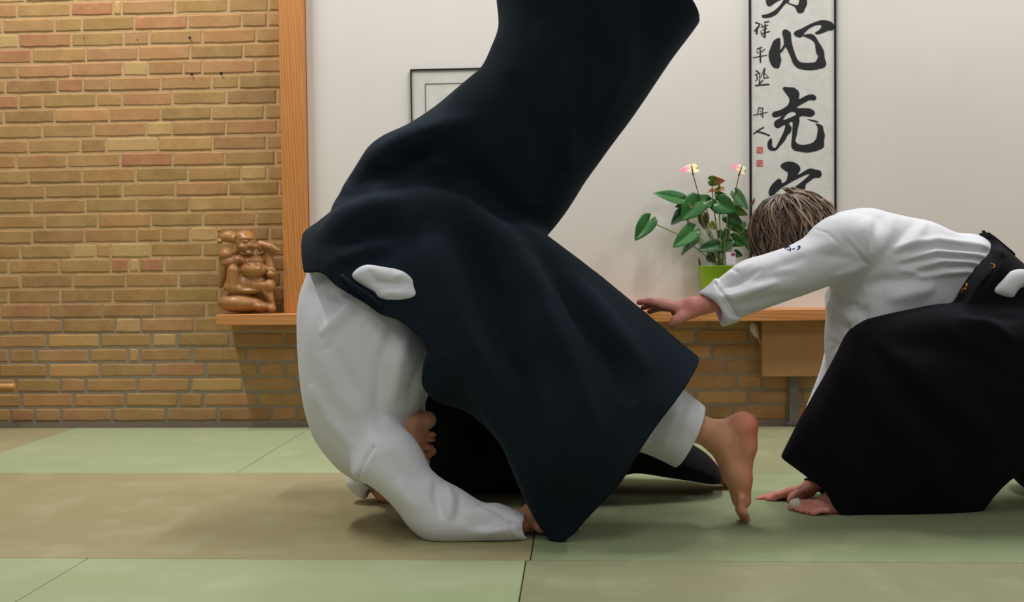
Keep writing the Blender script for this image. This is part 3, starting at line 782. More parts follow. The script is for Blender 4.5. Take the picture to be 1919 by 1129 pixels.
tag(A, 'person tumbling head over heels in white jacket and wide dark navy trousers, barefoot', 'person')
# hair of A
fh = Field(P(731, 850, 2.77) - .16, P(731, 850, 2.77) + .16, .004)
cA = P(731, 838, 2.77)
fh.ell(cA + np.array([-.012 * .94 - .004, .0, -.02]), (.086, .086, .098), k=.01)
fh.cut(cA + np.array([.02, 0, 0]), (.94, 0, .2)); fh.cut(cA + np.array([0, 0, .03]), (.3, 0, 1))
make('hair', fh, M['hair'], A, tint=[], base=(60, 44, 34), noise=[(160, .003, 3, (0, 0, 1))]); del fh

# jacket of A
fj = Field([-.78, 2.48, -.01], [.14, 3.14, .80], .0042)
fj.pillow([(600, 455), (577, 520), (565, 560), (561, 620), (566, 700), (577, 770), (594, 822), (621, 860), (650, 886), (690, 900), (740, 890), (772, 840), (776, 795), (793, 765), (807, 730), (819, 700), (824, 655), (806, 600), (750, 500), (680, 440)],
          2.80, .165, .14, tz=.06, zr=.4, thin=[(645, 515, .10, .38)])
fj.ell(P(716, 830, 2.80), (.085, .175, .085), None, .05)
fj.pillow([(694, 800), (664, 850), (662, 890), (690, 906), (716, 926), (742, 953), (768, 985), (798, 1010), (830, 1019), (880, 1018), (940, 1014), (993, 1010, 1), (987, 966, 1), (962, 955), (932, 944), (908, 943), (884, 932), (858, 917), (830, 902), (806, 880), (790, 845), (765, 812), (730, 796)],
          2.605, .075, .068, .03, tz=.18, zr=0)
fj.pillow([(664, 870), (650, 903), (660, 920), (684, 937, 1), (705, 916, 1), (760, 900), (760, 860), (700, 845)], 3.0, .05, .05, .02)
fj.pillow([(782, 840), (807, 852, 1), (806, 892), (816, 908), (780, 900)], 2.80, .02, .03, .01)
# cuff openings
fj.cone(P(975, 986, 2.62), P(1010, 988, 2.62), .026, .03, .004, 'sub', ((0, 1, 0), 1.7))
fj.cone(P(695, 912, 3.0), P(712, 938, 3.0), .018, .026, .004, 'sub', ((0, 1, 0), 1.5))
ja = make('jacket', fj, M['gi'], A,
 lst=[(q_, w_, a_ * (1.5 if w_ > 4.2 else 1)) for q_, w_, a_ in [([(700, 838), (686, 862), (676, 885), (670, 903)], 3.2, -.006), ([(706, 842), (692, 868), (682, 892)], 5, .003),
      ([(672, 548), (640, 590), (600, 630)], 9, .010), ([(690, 560), (650, 610), (610, 660)], 8, -.006),
      ([(590, 540), (620, 530), (650, 545)], 10, .008),
      ([(770, 610), (745, 680), (735, 760)], 14, .010), ([(740, 600), (715, 680), (708, 770), (715, 810)], 12, -.010),
      ([(800, 660), (775, 720), (765, 770)], 9, -.006), ([(600, 660), (640, 740), (690, 800)], 14, .006), ([(620, 640), (655, 720), (700, 780)], 12, -.006),
      ([(585, 720), (620, 790), (660, 840)], 10, .006),
      ([(815, 905), (820, 940), (830, 975)], 7, -.010), ([(835, 905), (845, 940), (845, 975)], 7, .008), ([(862, 925), (862, 955), (850, 985)], 5, -.007),
      ([(900, 948), (935, 958), (965, 975)], 4, -.007), ([(880, 990), (930, 978), (958, 962)], 9, -.009), ([(870, 968), (900, 958), (925, 970)], 8, .008),
      ([(900, 1003), (945, 990), (975, 985)], 7, .006), ([(958, 963), (957, 985), (960, 1010)], 2.6, -.0035),
      ([(740, 900), (760, 930), (790, 960)], 12, .006), ([(722, 850), (760, 880), (800, 905)], 10, -.006)]],
 noise=[(22, .005, 5, (.3, 0, 1)), (55, .0016, 6, (.3, 0, 1))])
del fj

# trousers cuff of A (white under-trousers) : both legs
fp = Field([-.12, 2.6, .1], [.40, 2.9, .68], .0045)
fp.pillow([(1000, 560), (1150, 620), (1262, 713), (1323, 763), (1380, 805), (1330, 925), (1266, 877), (1180, 842), (1060, 790), (960, 700)], 2.75, .085, .075,
          clip=[(900, 400), (1262, 713), (1323, 763, 1), (1266, 877, 1), (1180, 842), (900, 900)])
fp.cone(P(1275, 800, 2.75), P(1345, 835, 2.75), .062, .068, .004, 'sub', ((0, 1, 0), 1.1))
make('trouser_leg', fp, M['gi'], A, lst=[([(1240, 745), (1225, 790), (1215, 850)], 9, -.006), ([(1275, 735), (1262, 790), (1240, 850)], 10, .006)], noise=[(30, .003, 9, None)]); del fp
fp = Field([-.20, 2.83, .85], [.32, 3.06, 1.82], .005)
fp.pillow([(990, 60), (1010, -80), (1100, -240), (1150, -270), (1240, -200), (1250, -140), (1180, 0), (1120, 120)], 2.95, .085, .08,
          clip=[(1100, -230), (1215, -150), (1300, 200), (900, 200), (950, -100)])
make('trouser_leg', fp, M['gi'], A, noise=[(30, .003, 9, None)]); del fp

# hakama of A
def hakama_A():
    f = Field([-.75, 2.3, -.01], [.78, 3.25, 1.66], .005)
    near_clip = [(480, 380), (574, 440, 1), (595, 513, 1), (612, 511), (634, 515), (658, 536), (711, 567), (736, 584), (767, 595), (800, 620), (824, 645, 1), (812, 665), (806, 720), (845, 757), (895, 790), (938, 832), (960, 880), (985, 940), (1010, 988), (1040, 1027, 1), (1074, 1001), (1104, 960), (1162, 880), (1185, 840), (1250, 745), (1311, 669, 1), (1400, 500), (900, 200)]
    main = [(574, 436), (600, 417), (640, 388), (700, 345), (760, 322), (850, 325), (940, 372), (1025, 440), (1090, 489), (1160, 544), (1240, 611), (1311, 669), (1375, 720), (1250, 950), (1110, 1130), (1080, 1100, 1), (1040, 1030), (1010, 988), (985, 940), (960, 880), (938, 832), (900, 790), (860, 765), (825, 770), (770, 740), (700, 730), (610, 690), (530, 610), (540, 500)]
    kw = dict(tz=.40, zr=0.0)
    f.pillow(main, 2.57, .175, .17, .01, clip=near_clip, thin=[(1045, 1025, .15, .8), (1110, 950, .12, .3)], **kw)
    f.pillow([(628, 400), (642, 360), (658, 330), (690, 280), (720, 256), (770, 232), (830, 190), (880, 150), (905, 128), (922, 90), (934, 50), (930, 0), (926, -60), (960, -200), (1010, -270), (1050, -380), (1400, -80), (1312, 40), (1250, 126), (1190, 212), (1100, 337), (1025, 444), (960, 500), (800, 500), (690, 450)],
             2.96, .17, .16, .02, clip=[(1010, -262, 1), (1312, 40, 1), (1400, 650), (500, 650), (500, -262)])
    # hollow inside the hems
    f.pillow([(1140, 700), (1220, 665), (1275, 680), (1375, 760), (1280, 950), (1190, 1060), (1115, 1000), (1095, 930), (1100, 820)], 2.57, .125, .16, .01, 'sub', thin=[(1045, 1025, .17, .9), (1100, 960, .12, .45)], **kw)
    f.pillow([(975, -150), (1050, -380), (1400, -80), (1290, 30), (1150, -20)], 2.96, .155, .15, .01, 'sub')
    return f
fk = hakama_A()
ha = make('hakama', fk, M['navy'], A,
 lst=[(q_, w_ * 1.5, a_ * 1.9) for q_, w_, a_ in [([(640, 385), (700, 345), (790, 325), (880, 350), (980, 430)], 15, -.017), ([(590, 450), (660, 405), (750, 365), (850, 390)], 24, .010), ([(620, 500), (690, 480), (770, 450), (830, 430)], 16, -.010),
      ([(850, 430), (920, 560), (970, 700), (1010, 860), (1040, 960)], 17, -.014), ([(700, 460), (790, 480), (860, 600), (910, 740)], 22, .009), ([(600, 455), (640, 420), (700, 390), (770, 380)], 13, .016), ([(630, 470), (690, 435), (760, 425)], 10, -.014), ([(610, 500), (670, 470), (740, 450)], 12, .010),
      ([(650, 350), (700, 318), (770, 300), (850, 270)], 12, -.022), ([(680, 310), (760, 268), (840, 240), (900, 225)], 13, .016), ([(700, 290), (780, 285), (850, 250)], 8, -.010),
      ([(760, 345), (860, 385), (960, 470), (1040, 560)], 18, .016), ([(850, 400), (900, 480), (950, 580), (990, 700), (1020, 850)], 16, -.020), ([(790, 420), (840, 520), (880, 640), (930, 760)], 18, .014),
      ([(930, 430), (1010, 560), (1080, 700), (1130, 830)], 14, .018), ([(980, 430), (1070, 560), (1150, 680), (1190, 760)], 12, -.020), ([(1050, 500), (1130, 600), (1220, 700)], 12, .014),
      ([(830, 660), (900, 740), (960, 830), (1000, 930), (1040, 1010)], 8, .010), ([(870, 600), (960, 740), (1020, 860), (1060, 980)], 12, .010),
      ([(960, 130), (1000, 250), (1000, 380)], 14, -.014), ([(1010, 40), (1060, 160), (1060, 320)], 14, .012), ([(1100, 0), (1120, 120), (1080, 260)], 12, -.012), ([(1180, 20), (1170, 120), (1120, 230)], 12, .010),
      ([(820, 280), (900, 330), (980, 420)], 16, -.016)]],
 noise=[(14, .006, 21, (.7, 0, -.6)), (40, .0015, 22, None)])
del fk
hb = bvh(ha)
# side slit of the hakama: the jacket shows through, crossed by a strap
fs = Field(P(735, 540, 2.62) - .12, P(735, 540, 2.62) + .12, .0035)
s0 = surf(hb, 745, 530, 0)
fs.pillow([(660, 518), (683, 497), (724, 501), (751, 507), (774, 523), (787, 539), (804, 551, 1), (776, 567), (737, 583), (717, 579), (712, 562), (689, 543)], float(s0[1]) + .006, .022, .03)
js = make('jacket_side', fs, M['gi'], A, lst=[([(700, 560), (730, 548), (790, 556)], 9, .012), ([(690, 505), (705, 530), (735, 535), (770, 530)], 7, -.012), ([(735, 520), (755, 515), (775, 530)], 5, .006)]); del fs
ribbon('waist_strap', hb, [([(640, 516), (662, 538), (690, 556), (716, 576)], .010)], M['navy'], A, .004)

# ------------------------------------------------------------------ B: the crouching person
tB = []
fb = Field([.12, 2.66, -.012], [1.95, 3.3, .90], .003)
fb.chain([W(1910, 590, 3.0, .085), W(1815, 520, 2.99, .058), W(1690, 495, 2.98, .085), W(1630, 470, 2.98, .10)], .03, flat=((0, 1, 0), 1.25))
fb.chain([W(1615, 458, 2.86, .045), W(1480, 512, 2.81, .038), W(1400, 545, 2.79, .032), W(1322, 571, 2.78, .024)], .02)
fb.chain([W(1620, 490, 3.1, .045), W(1580, 640, 3.1, .036), W(1550, 780, 3.07, .030), W(1531, 892, 3.05, .023)], .02)
fb.chain([W(1590, 450, 2.98, .055), W(1540, 440, 2.98, .05)], .02)
# reaching hand
fb.chain([W(1322, 571, 2.78, .023), W(1300, 575, 2.78, .024), W(1272, 580, 2.785, .022)], .012, flat=((0, 1, 0), 1.35))
for i, (yy, pts) in enumerate(((2.755, [(1270, 578), (1240, 572), (1218, 566), (1198, 566)]), (2.775, [(1268, 574), (1236, 567), (1212, 565), (1192, 567)]),
                               (2.795, [(1268, 575), (1238, 570), (1216, 571), (1200, 577)]), (2.813, [(1270, 580), (1245, 576), (1226, 578), (1212, 584)]))):
    fb.chain([W(pts[0][0] + 2, pts[0][1], yy + .01, .012), W(pts[1][0] + 4, pts[1][1], yy + .02, .0105), W(pts[2][0] + 5, pts[2][1], yy + .03, .0092), W(pts[3][0] + 6, pts[3][1], yy + .04, .0076)], .006)
fb.chain([W(1300, 584, 2.765, .016), W(1276, 596, 2.75, .013), W(1266, 602, 2.745, .0115), W(1260, 609, 2.745, .0095)], .01)
tB += [(P(1200, 568, 2.78), .04, (222, 118, 116), .6), (P(1262, 605, 2.75), .03, (150, 70, 60), .5), (P(1300, 575, 2.76), .05, (222, 132, 124), .5)]
# hand on the mat
fb.chain([W(1531, 892, 3.05, .023), W(1527, 906, 3.04, .022), W(1510, 920, 3.045, .018)], .012, flat=((0, 1, 0), 1.4))
for i, (yy, tip, ty) in enumerate(((3.02, 1440, 936), (3.04, 1419, 936.5), (3.06, 1427, 934), (3.08, 1448, 930))):
    fb.chain([W(1516, 918 - i, 3.03 + .01 * i, .0145), W(1480, 925 - i, yy, .0125), W(1455, 930 - i * .7, yy, .0095), W(tip + 9, ty - 1, yy, .0085), W(tip, ty, yy, .0065)], .007)
fb.chain([W(1518, 922, 3.02, .016), W(1500, 929, 3.0, .0125), W(1489, 934, 2.995, .0115), W(1481, 938, 2.995, .0095)], .009)
tB += [(P(1440, 932, 3.03), .05, (214, 112, 104), .6), (P(1485, 930, 3.0), .03, (196, 104, 96), .5)]
# legs
fb.chain([W(1900, 620, 2.92, .08), W(1640, 668, 2.88, .055), W(1630, 760, 2.92, .050), W(1606, 900, 2.93, .034)], .02)
fb.chain([W(1925, 620, 3.08, .08), W(1985, 880, 3.15, .055), W(2180, 905, 3.17, .045), W(2240, 915, 3.17, .034)], .02)
# foot
fb.chain([W(1606, 900, 2.93, .034), W(1650, 938, 2.93, .030)], .02)
fb.chain([W(1592, 912, 2.925, .032), W(1562, 937, 2.905, .023), W(1532, 948, 2.893, .016)], .02, flat=((0, 1, 0), 1.3))
fb.chain([W(1645, 944, 2.91, .028), W(1585, 951, 2.885, .02), W(1545, 955, 2.87, .014)], .02, flat=((0, 1, 0), 1.15))
for yy, r, x0, x1, ye in ((2.842, .0078, 1550, 1524, 962.5), (2.857, .0080, 1543, 1513, 960.5), (2.872, .0082, 1536, 1503, 958), (2.887, .0086, 1529, 1495, 955), (2.907, .0125, 1524, 1485, 950.5)):
    fb.chain([W(x0, ye - 6, yy, r + .001), W((x0 + x1) / 2, ye - 5.5, yy, r - .0006), W(x1, ye, yy, r)], .003)
tB += [(P(1515, 962, 2.86), .03, (206, 110, 100), .6), (P(1560, 962, 2.86), .04, (200, 110, 104), .5), (P(1555, 935, 2.88), .03, (214, 170, 150), .4)]
cB = P(1484, 436, 2.98)
head(fb, cB, (-.62, -.15, -.77), (-.77, -.05, .55), tB)
B = make('person', fb, M['skin'], None, smooth_it=1, tint=tB, base=(226, 160, 142)); del fb
tag(B, 'person crouching with head bowed, white jacket and black wide trousers, one arm reaching forward', 'person')

# jacket of B
fj = Field([.28, 2.66, .05], [1.35, 3.24, .90], .004)
fj.pillow([(1500, 455), (1520, 425), (1560, 403), (1600, 393), (1630, 391), (1660, 398), (1700, 407), (1740, 415), (1790, 436), (1828, 440), (1856, 458), (1890, 500), (1810, 620), (1700, 640), (1650, 680), (1590, 720), (1557, 700), (1549, 640), (1554, 575), (1558, 540), (1530, 510)],
          2.98, .165, .13, .02, thin=[(1800, 550, .11, .30), (1845, 480, .10, .22)])
fj.pillow([(1553, 540), (1549, 600), (1550, 650), (1544, 675), (1535, 705), (1522, 740), (1509, 778), (1505, 815), (1520, 860), (1548, 880), (1575, 830), (1605, 740), (1630, 660), (1620, 560)], 3.09, .06, .055, .015)
fj.pillow([(1566, 402), (1532, 420), (1507, 445), (1480, 460), (1440, 474), (1400, 485), (1376, 497), (1342, 527), (1313, 549, 1), (1356, 611, 1), (1384, 597), (1420, 584), (1460, 570), (1510, 553), (1560, 535), (1600, 518), (1630, 503), (1655, 480), (1650, 430), (1610, 403)],
          2.79, .08, .075, .02, tilt=.20, xr=P(1340, 560, 2.79)[0])
fj.pillow([(1344, 523), (1330, 534), (1309, 549, 1), (1354, 614, 1), (1388, 600), (1372, 580)], 2.785, .072, .05, .003)
fj.cone(P(1290, 600, 2.785), P(1352, 568, 2.785), .047, .040, .004, 'sub', ((0, 1, 0), 1.25))
c3 = lambda u, v: (1500 + u / 3.527, 380 + v / 3.527)
JB = [([c3(*p) for p in q], w, a * (1.45 if w > 4.2 else 1)) for q, w, a in [
    ([(600, 300), (900, 250), (1190, 290), (1260, 304)], 6, .009), ([(600, 350), (900, 290), (1180, 315), (1250, 329)], 5, -.009), ([(620, 390), (900, 325), (1165, 345), (1235, 359)], 5, .009), ([(640, 420), (900, 355), (1150, 370), (1220, 384)], 4.5, -.009),
    ([(680, 450), (930, 385), (1130, 395), (1200, 409)], 5, .009), ([(700, 490), (950, 425), (1110, 420), (1180, 434)], 5, -.008), ([(780, 500), (960, 460), (1090, 450), (1160, 464)], 6, .008),
    ([(640, 440), (760, 470), (840, 500)], 5, .007), ([(400, 110), (450, 200), (440, 380)], 10, .006), ([(520, 90), (500, 200), (470, 330)], 10, -.008), ([(620, 80), (580, 200), (520, 330)], 12, .008), ([(840, 130), (760, 240), (600, 330)], 9, .008), ([(760, 120), (680, 220), (560, 330)], 8, -.006),
    ([(460, 400), (360, 440), (200, 500)], 6, .007), ([(560, 640), (760, 590), (900, 560)], 12, .012), ([(420, 560), (560, 520), (760, 520)], 10, -.010), 
    ([(230, 600), (280, 650), (360, 670)], 4, -.009), ([(200, 690), (300, 740), (340, 800)], 7, .008), ([(210, 780), (300, 830), (330, 860)], 5, -.008), ([(340, 700), (420, 720), (420, 800)], 8, -.010),
    ([(185, 640), (190, 700), (260, 760)], 6, .008), ([(180, 900), (230, 940), (200, 1000)], 5, -.006),
    ([(315, 255), (370, 320), (445, 405)], 3.2, -.0032), ([(335, 245), (395, 315), (470, 395)], 3.8, .0020), ([(110, 180), (180, 200), (250, 270)], 2.4, -.002)]]
c2 = lambda u, v: (1160 + u / 2.972, 340 + v / 2.972)
JB += [([c2(*p) for p in q], w, a * (1.5 if w > 4.2 else 1)) for q, w, a in [
    ([(540, 570), (580, 630), (650, 720), (664, 745)], 2.6, -.006), ([(560, 640), (640, 640), (760, 600), (900, 560)], 6, .008), ([(580, 600), (680, 560), (800, 480)], 5, -.008), ([(560, 560), (660, 500), (760, 450)], 6, .006),
    ([(700, 560), (860, 530), (1000, 520)], 8, -.006), ([(640, 700), (800, 660), (1000, 620)], 7, -.006), ([(620, 480), (640, 500), (660, 510)], 3, -.004), ([(900, 420), (1060, 380), (1250, 340)], 12, .005), ([(760, 520), (900, 470), (1050, 420)], 8, -.005),
    ([(1100, 400), (1200, 420), (1320, 430)], 8, -.005)]]
jb = make('jacket', fj, M['gi'], B, lst=JB, noise=[(20, .0035, 31, (1, 0, -.3)), (48, .0018, 32, (1, 0, -.5)), (110, .0006, 33, None)]); del fj
jbb = bvh(jb)
c5 = lambda u, v: (1390 + u / 7.057, 340 + v / 7.057)
ribbon('embroidery', jbb, [([c5(568, 886), c5(600, 876), c5(638, 866)], .0034), ([c5(575, 890), c5(620, 905), c5(648, 918), c5(652, 892), c5(630, 878)], .0016), ([c5(672, 902), c5(684, 890)], .0016), ([c5(692, 902), c5(702, 886)], .0016),
                           ([c5(738, 868), c5(772, 858), c5(770, 880), c5(736, 908)], .0022)], M['blue_thread'], B, .0008)

# hakama of B
fk = Field([.50, 2.6, -.01], [1.9, 3.35, .92], .005)
fk.pillow([(1838, 428, 1), (1862, 455), (1886, 476), (1922, 507), (1990, 560), (1990, 680), (1800, 720), (1690, 660), (1690, 540), (1760, 440)], 2.965, .20, .11, .01,
          clip=[(1844, 431, 1), (1850, 458), (1822, 486), (1797, 512), (1775, 543), (1755, 577, 1), (1764, 700), (2050, 700), (2050, 500), (1900, 440)])
fk.pillow([(1764, 572), (1720, 580), (1660, 590), (1622, 601), (1592, 625), (1570, 668), (1540, 722), (1500, 792), (1464, 858), (1440, 920), (1520, 1060), (1850, 1060), (1868, 930), (1902, 892), (1960, 860), (2060, 840), (2080, 700), (2040, 600), (1950, 545), (1900, 560), (1830, 566)],
          2.855, .19, .17, .012, tz=-.28, zr=.45, thin=[(1464, 858, .12, .5), (1600, 970, .18, .30), (1780, 968, .18, .35), (1890, 900, .12, .4)], clip=[(1300, 560), (1464, 858, 1), (1500, 882), (1532, 906), (1546, 932), (1568, 953), (1600, 969), (1700, 972), (1780, 967), (1812, 955), (1855, 922), (1902, 892, 1), (2200, 900), (2100, 400), (1500, 400)])
fk.pillow([(1880, 870), (1900, 894), (1919, 913), (1945, 926), (2000, 930), (2260, 934), (2270, 880), (2050, 750), (1950, 720), (1890, 780)], 3.15, .13, .12, .02)
fk.pillow([(1620, 840), (1500, 868), (1500, 930), (1540, 1060), (1790, 1060), (1800, 960), (1740, 920)], 2.97, .10, .10, .01, 'sub',
          clip=[(1300, 700), (1950, 700), (1950, 1080), (1300, 1080)])
hk = make('hakama', fk, M['black'], B,
 lst=[(q_, w_ * 1.5, a_ * 1.6) for q_, w_, a_ in [([(1640, 615), (1740, 600), (1860, 620), (1919, 640)], 14, .012), ([(1650, 640), (1760, 650), (1880, 700)], 14, -.014), ([(1600, 640), (1620, 700), (1660, 780), (1720, 860)], 14, .012), ([(1630, 650), (1690, 730), (1770, 800), (1850, 870)], 14, -.014),
      ([(1590, 690), (1600, 780), (1610, 880)], 12, -.012), ([(1560, 720), (1550, 800), (1550, 870)], 12, .010), ([(1700, 690), (1790, 760), (1880, 830)], 14, .012), ([(1680, 760), (1740, 850), (1780, 920)], 12, .010),
      ([(1800, 590), (1850, 592), (1910, 600)], 6, -.010), ([(1790, 605), (1850, 610), (1900, 640)], 6, .010),
      ([(1848, 450), (1868, 470), (1884, 478)], 4, .008), ([(1880, 478), (1862, 500), (1820, 560)], 5, -.010), ([(1850, 490), (1830, 520), (1800, 560)], 6, .006)]],
 noise=[(14, .005, 41, None), (40, .0015, 42, None)])
del fk
hkb = bvh(hk)
fq = Field([P(1830, 450, 2.98)[0], 2.84, .66], [P(1915, 450, 2.98)[0], 3.12, .80], .0035)
fq.pillow([(1842, 431, 1), (1862, 453), (1888, 477), (1880, 486), (1862, 478), (1851, 462)], 2.98, .105, .02, .003)
make('back_board', fq, M['black'], B); del fq
ribbon('crest', hkb, [([(1811, 531), (1813, 535), (1810, 540)], .0035), ([(1803, 546), (1807, 541), (1811, 543)], .0032), ([(1803, 546), (1803, 549)], .0015)], M['orange_thread'], B, .001)
ribbon('crest', hkb, [([(1857, 494), (1864, 496), (1864, 502), (1858, 503)], .0016)], M['orange_thread'], B, .001)
s0 = surf(hkb, 1900, 550, 0); s1 = surf(hkb, 1895, 530, 0)
fs = Field([P(1850, 560, 2.8)[0], 2.6, .5], [P(1990, 560, 2.8)[0], 2.95, .75], .004)
fs.pillow([(1858, 547), (1868, 530), (1890, 511), (1912, 504), (1960, 512), (1975, 540), (1935, 537), (1912, 541), (1898, 560, 1), (1880, 557)], float(min(s0[1], s1[1])) + .010, .022, .03)
make('jacket_side', fs, M['gi'], B, noise=[(40, .002, 4, None)]); del fs

# toe tape and wrist band
p0, p1 = P(1486, 946.3, 2.905), P(1501, 943, 2.905)
MB().tube([p0 + (p1 - p0) * t for t in (-.35, -.1, 0, .5, .9, .95)], [.008, .0132, .0140, .0146, .0146, .012], 18).build('toe_tape', M['tape'], B, True)
q = P(1526, 907, 3.04); axv = nrm(P(1531, 892, 3.05) - P(1520, 915, 3.04)); u_ = nrm(np.cross(axv, (0, 1, 0))); v_ = nrm(np.cross(axv, u_))
MB().tube([q + u_ * .0255 * math.cos(t * math.pi / 12) + v_ * .033 * math.sin(t * math.pi / 12) for t in range(25)], .003, 8).build('wrist_band', M['cord'], B, True)

# hair of B: a cap with locks combed down from the crown
def locks(name, c, R, parent, n, seed, dark, light, bottom, top=(0, 0, 1), rad=.0035, extra=()):
    m = MB(); r_ = random.Random(seed); T = nrm(top); X_ = nrm(np.cross(T, (0.1, 1, 0))); Y_ = np.cross(T, X_)
    for i in range(n):
        ph = r_.uniform(0, 2 * math.pi); th0 = abs(r_.gauss(.25, .35)); L = r_.uniform(.8, 1.75); pts = []; ra = []
        off = r_.uniform(1.0, 1.06); ph1 = ph + r_.gauss(0, .42); tuft = r_.random() < .22; wv = r_.gauss(0, .05); clump = .05 * math.sin(ph * 9) * math.sin(ph * 4 + 1)
        for k in range(9):
            u = k / 8; th = th0 + L * u; p_ = ph + (ph1 - ph) * u * u
            d = T * math.cos(th) + (X_ * math.cos(p_) + Y_ * math.sin(p_)) * math.sin(th)
            q = c + d * R * (off + clump * u + (.11 * math.sin(u * 3) if tuft else 0) + wv * u * u)
            if th > 1.45: q = q - np.array([0, 0, .02 * (th - 1.45)])
            if q[2] < bottom: break
            pts.append(q); ra.append(rad * (.55 + .6 * math.sin(math.pi * min(.95, u + .12))) * r_.uniform(.9, 1.1))
        if len(pts) < 3: continue
        ra[-1] *= .25; w = r_.random() ** 1.6
        col = tuple(a * (1 - w) + b * w for a, b in zip(s2l(dark), s2l(light)))
        m.tube(pts, ra, 5, col)
    for q_ in extra: m.tube([P(x, y, c[1] + dy) for x, y, dy in q_], [.0032, .004, .003, .0008][:len(q_)], 5, s2l(dark if len(q_[0]) and q_[0][0] % 2 else light))
    b0 = len(m.V); V = []; F = []; nu, nv = 28, 16
    for j in range(nv + 1):
        th = math.pi * .62 * j / nv
        for i in range(nu):
            p_ = 2 * math.pi * i / nu; d = T * math.cos(th) + (X_ * math.cos(p_) + Y_ * math.sin(p_)) * math.sin(th); V.append(c + d * R)
    for j in range(nv):
        for i in range(nu): i2 = (i + 1) % nu; F.append((j * nu + i, (j + 1) * nu + i, (j + 1) * nu + i2, j * nu + i2))
    m.add(V, F, s2l(dark))
    return m.build(name, M['hair'], parent, True)
locks('hair', P(1486, 440, 2.98) + np.array([0, 0, .0]), np.array([.102, .098, .108]), B, 950, 4, (72, 52, 40), (160, 136, 112), P(1480, 500, 2.98)[2], top=(-.25, -.1, 1), rad=.0030,
      extra=[[(1500 + i * 3, 380 + i % 3, -.03 + i * .006), (1488 + i * 2, 360 + i % 2, -.03 + i * .006), (1476 + i * 2, 352 + (i * 7) % 5, -.03 + i * .005), (1466 + (i * 5) % 9, 353 + (i * 5) % 9, -.03 + i * .005)] for i in range(9)] +
            [[(1530 + i * 4, 378, -.04 + i * .01), (1545 + i * 2, 374 + i, -.04 + i * .01), (1558 + i, 382 + i * 2, -.04 + i * .01), (1566 + i, 394 + i * 3, -.04 + i * .01)] for i in range(7)] +
            [[(1450 - i * 3, 385 + i * 4, -.03 + i * .01), (1432 - i * 2, 392 + i * 5, -.03 + i * .01), (1420 - i, 410 + i * 6, -.03 + i * .01), (1414 - i, 432 + i * 6, -.03 + i * .01)] for i in range(6)])

# ------------------------------------------------------------------ C: the person kneeling behind
tC = []
fb = Field([-.66, 2.9, -.012], [.78, 3.42, .78], .0045)
fb.chain([W(1060, 770, 3.18, .10), W(960, 700, 3.18, .09), W(860, 660, 3.18, .1), W(800, 650, 3.18, .08)], .03, flat=((0, 1, 0), 1.2))
fb.chain([W(790, 660, 3.08, .042), W(752, 770, 3.06, .036), W(768, 893, 3.10, .024)], .02)
fb.chain([W(790, 660, 3.28, .042), W(760, 770, 3.3, .036), W(772, 885, 3.3, .024)], .02)
for yb in (3.10, 3.30):
    fb.chain([W(768, 897, yb, .022), W(760, 903, yb, .018)], .01, flat=((0, 1, 0), 1.4))
    for i in range(4): fb.chain([W(757, 903, yb - .027 + .018 * i, .0095), W(742 - 2 * (i % 2), 906, yb - .03 + .02 * i, .0075)], .006)
    fb.chain([W(764, 905, yb - .02, .011), W(752, 909, yb - .05, .008)], .006)
fb.chain([W(790, 650, 3.18, .05), W(740, 645, 3.18, .05)], .02)
fb.chain([W(1080, 790, 3.08, .075), W(880, 860, 3.06, .055), W(1040, 885, 3.08, .045)], .02)
fb.chain([W(1080, 790, 3.26, .075), W(1120, 850, 3.26, .055), W(1270, 862, 3.22, .045), W(1340, 886, 3.2, .030)], .02)
fb.chain([W(1340, 886, 3.2, .028), W(1352, 872, 3.2, .026)], .015)
fb.chain([W(1345, 888, 3.2, .026), W(1362, 900, 3.2, .018)], .015, flat=((0, 1, 0), 1.5))
for i in range(5): fb.chain([W(1360, 899, 3.165 + .017 * i, .011), W(1371, 906, 3.165 + .017 * i, .0095)], .006)
tC.append((P(1365, 900, 3.2), .04, (190, 90, 80), .6))
head(fb, P(706, 660, 3.18), (-.75, 0, -.66), (-.66, 0, .75), tC)
C_ = make('person', fb, M['skin'], None, tint=tC, base=(214, 150, 130)); del fb
tag(C_, 'person kneeling low behind the tumbling person, only black trousers and toes in view', 'person')
fj = Field([-.60, 2.95, .1], [.3, 3.42, .76], .005)
fj.pillow([(730, 620), (800, 580), (900, 575), (1000, 620), (1060, 690), (1040, 760), (960, 740), (860, 722), (770, 715), (730, 680)], 3.18, .17, .12, .02)
fj.chain([W(790, 660, 3.08, .058), W(752, 770, 3.07, .055), W(764, 868, 3.10, .05)], .02)
fj.chain([W(790, 660, 3.28, .058), W(762, 770, 3.29, .055), W(768, 862, 3.30, .05)], .02)
for yb in (3.10, 3.30): fj.cone(P(766, 866, yb), P(768, 905, yb), .034, .05, .004, 'sub')
make('jacket', fj, M['gi'], C_, noise=[(20, .004, 51, None)]); del fj
fk = Field([-.48, 2.93, -.01], [.50, 3.42, .50], .005)
fk.pillow([(803, 735), (830, 716), (900, 690), (1000, 670), (1100, 690), (1200, 758), (1265, 810), (1325, 850), (1350, 880), (1347, 902), (1320, 903), (1290, 898), (1250, 892), (1190, 883), (1150, 895), (1090, 918), (980, 922), (890, 922), (830, 914), (806, 880), (800, 820)], 3.17, .19, .13, .012)
make('hakama', fk, M['black2'], C_, noise=[(14, .006, 61, (1, 0, -.3)), (40, .0015, 62, None)]); del fk
locks('hair', P(700, 655, 3.18), np.array([.098, .088, .1]), C_, 300, 9, (50, 38, 30), (90, 70, 54), P(706, 690, 3.18)[2], top=(-.4, 0, 1))
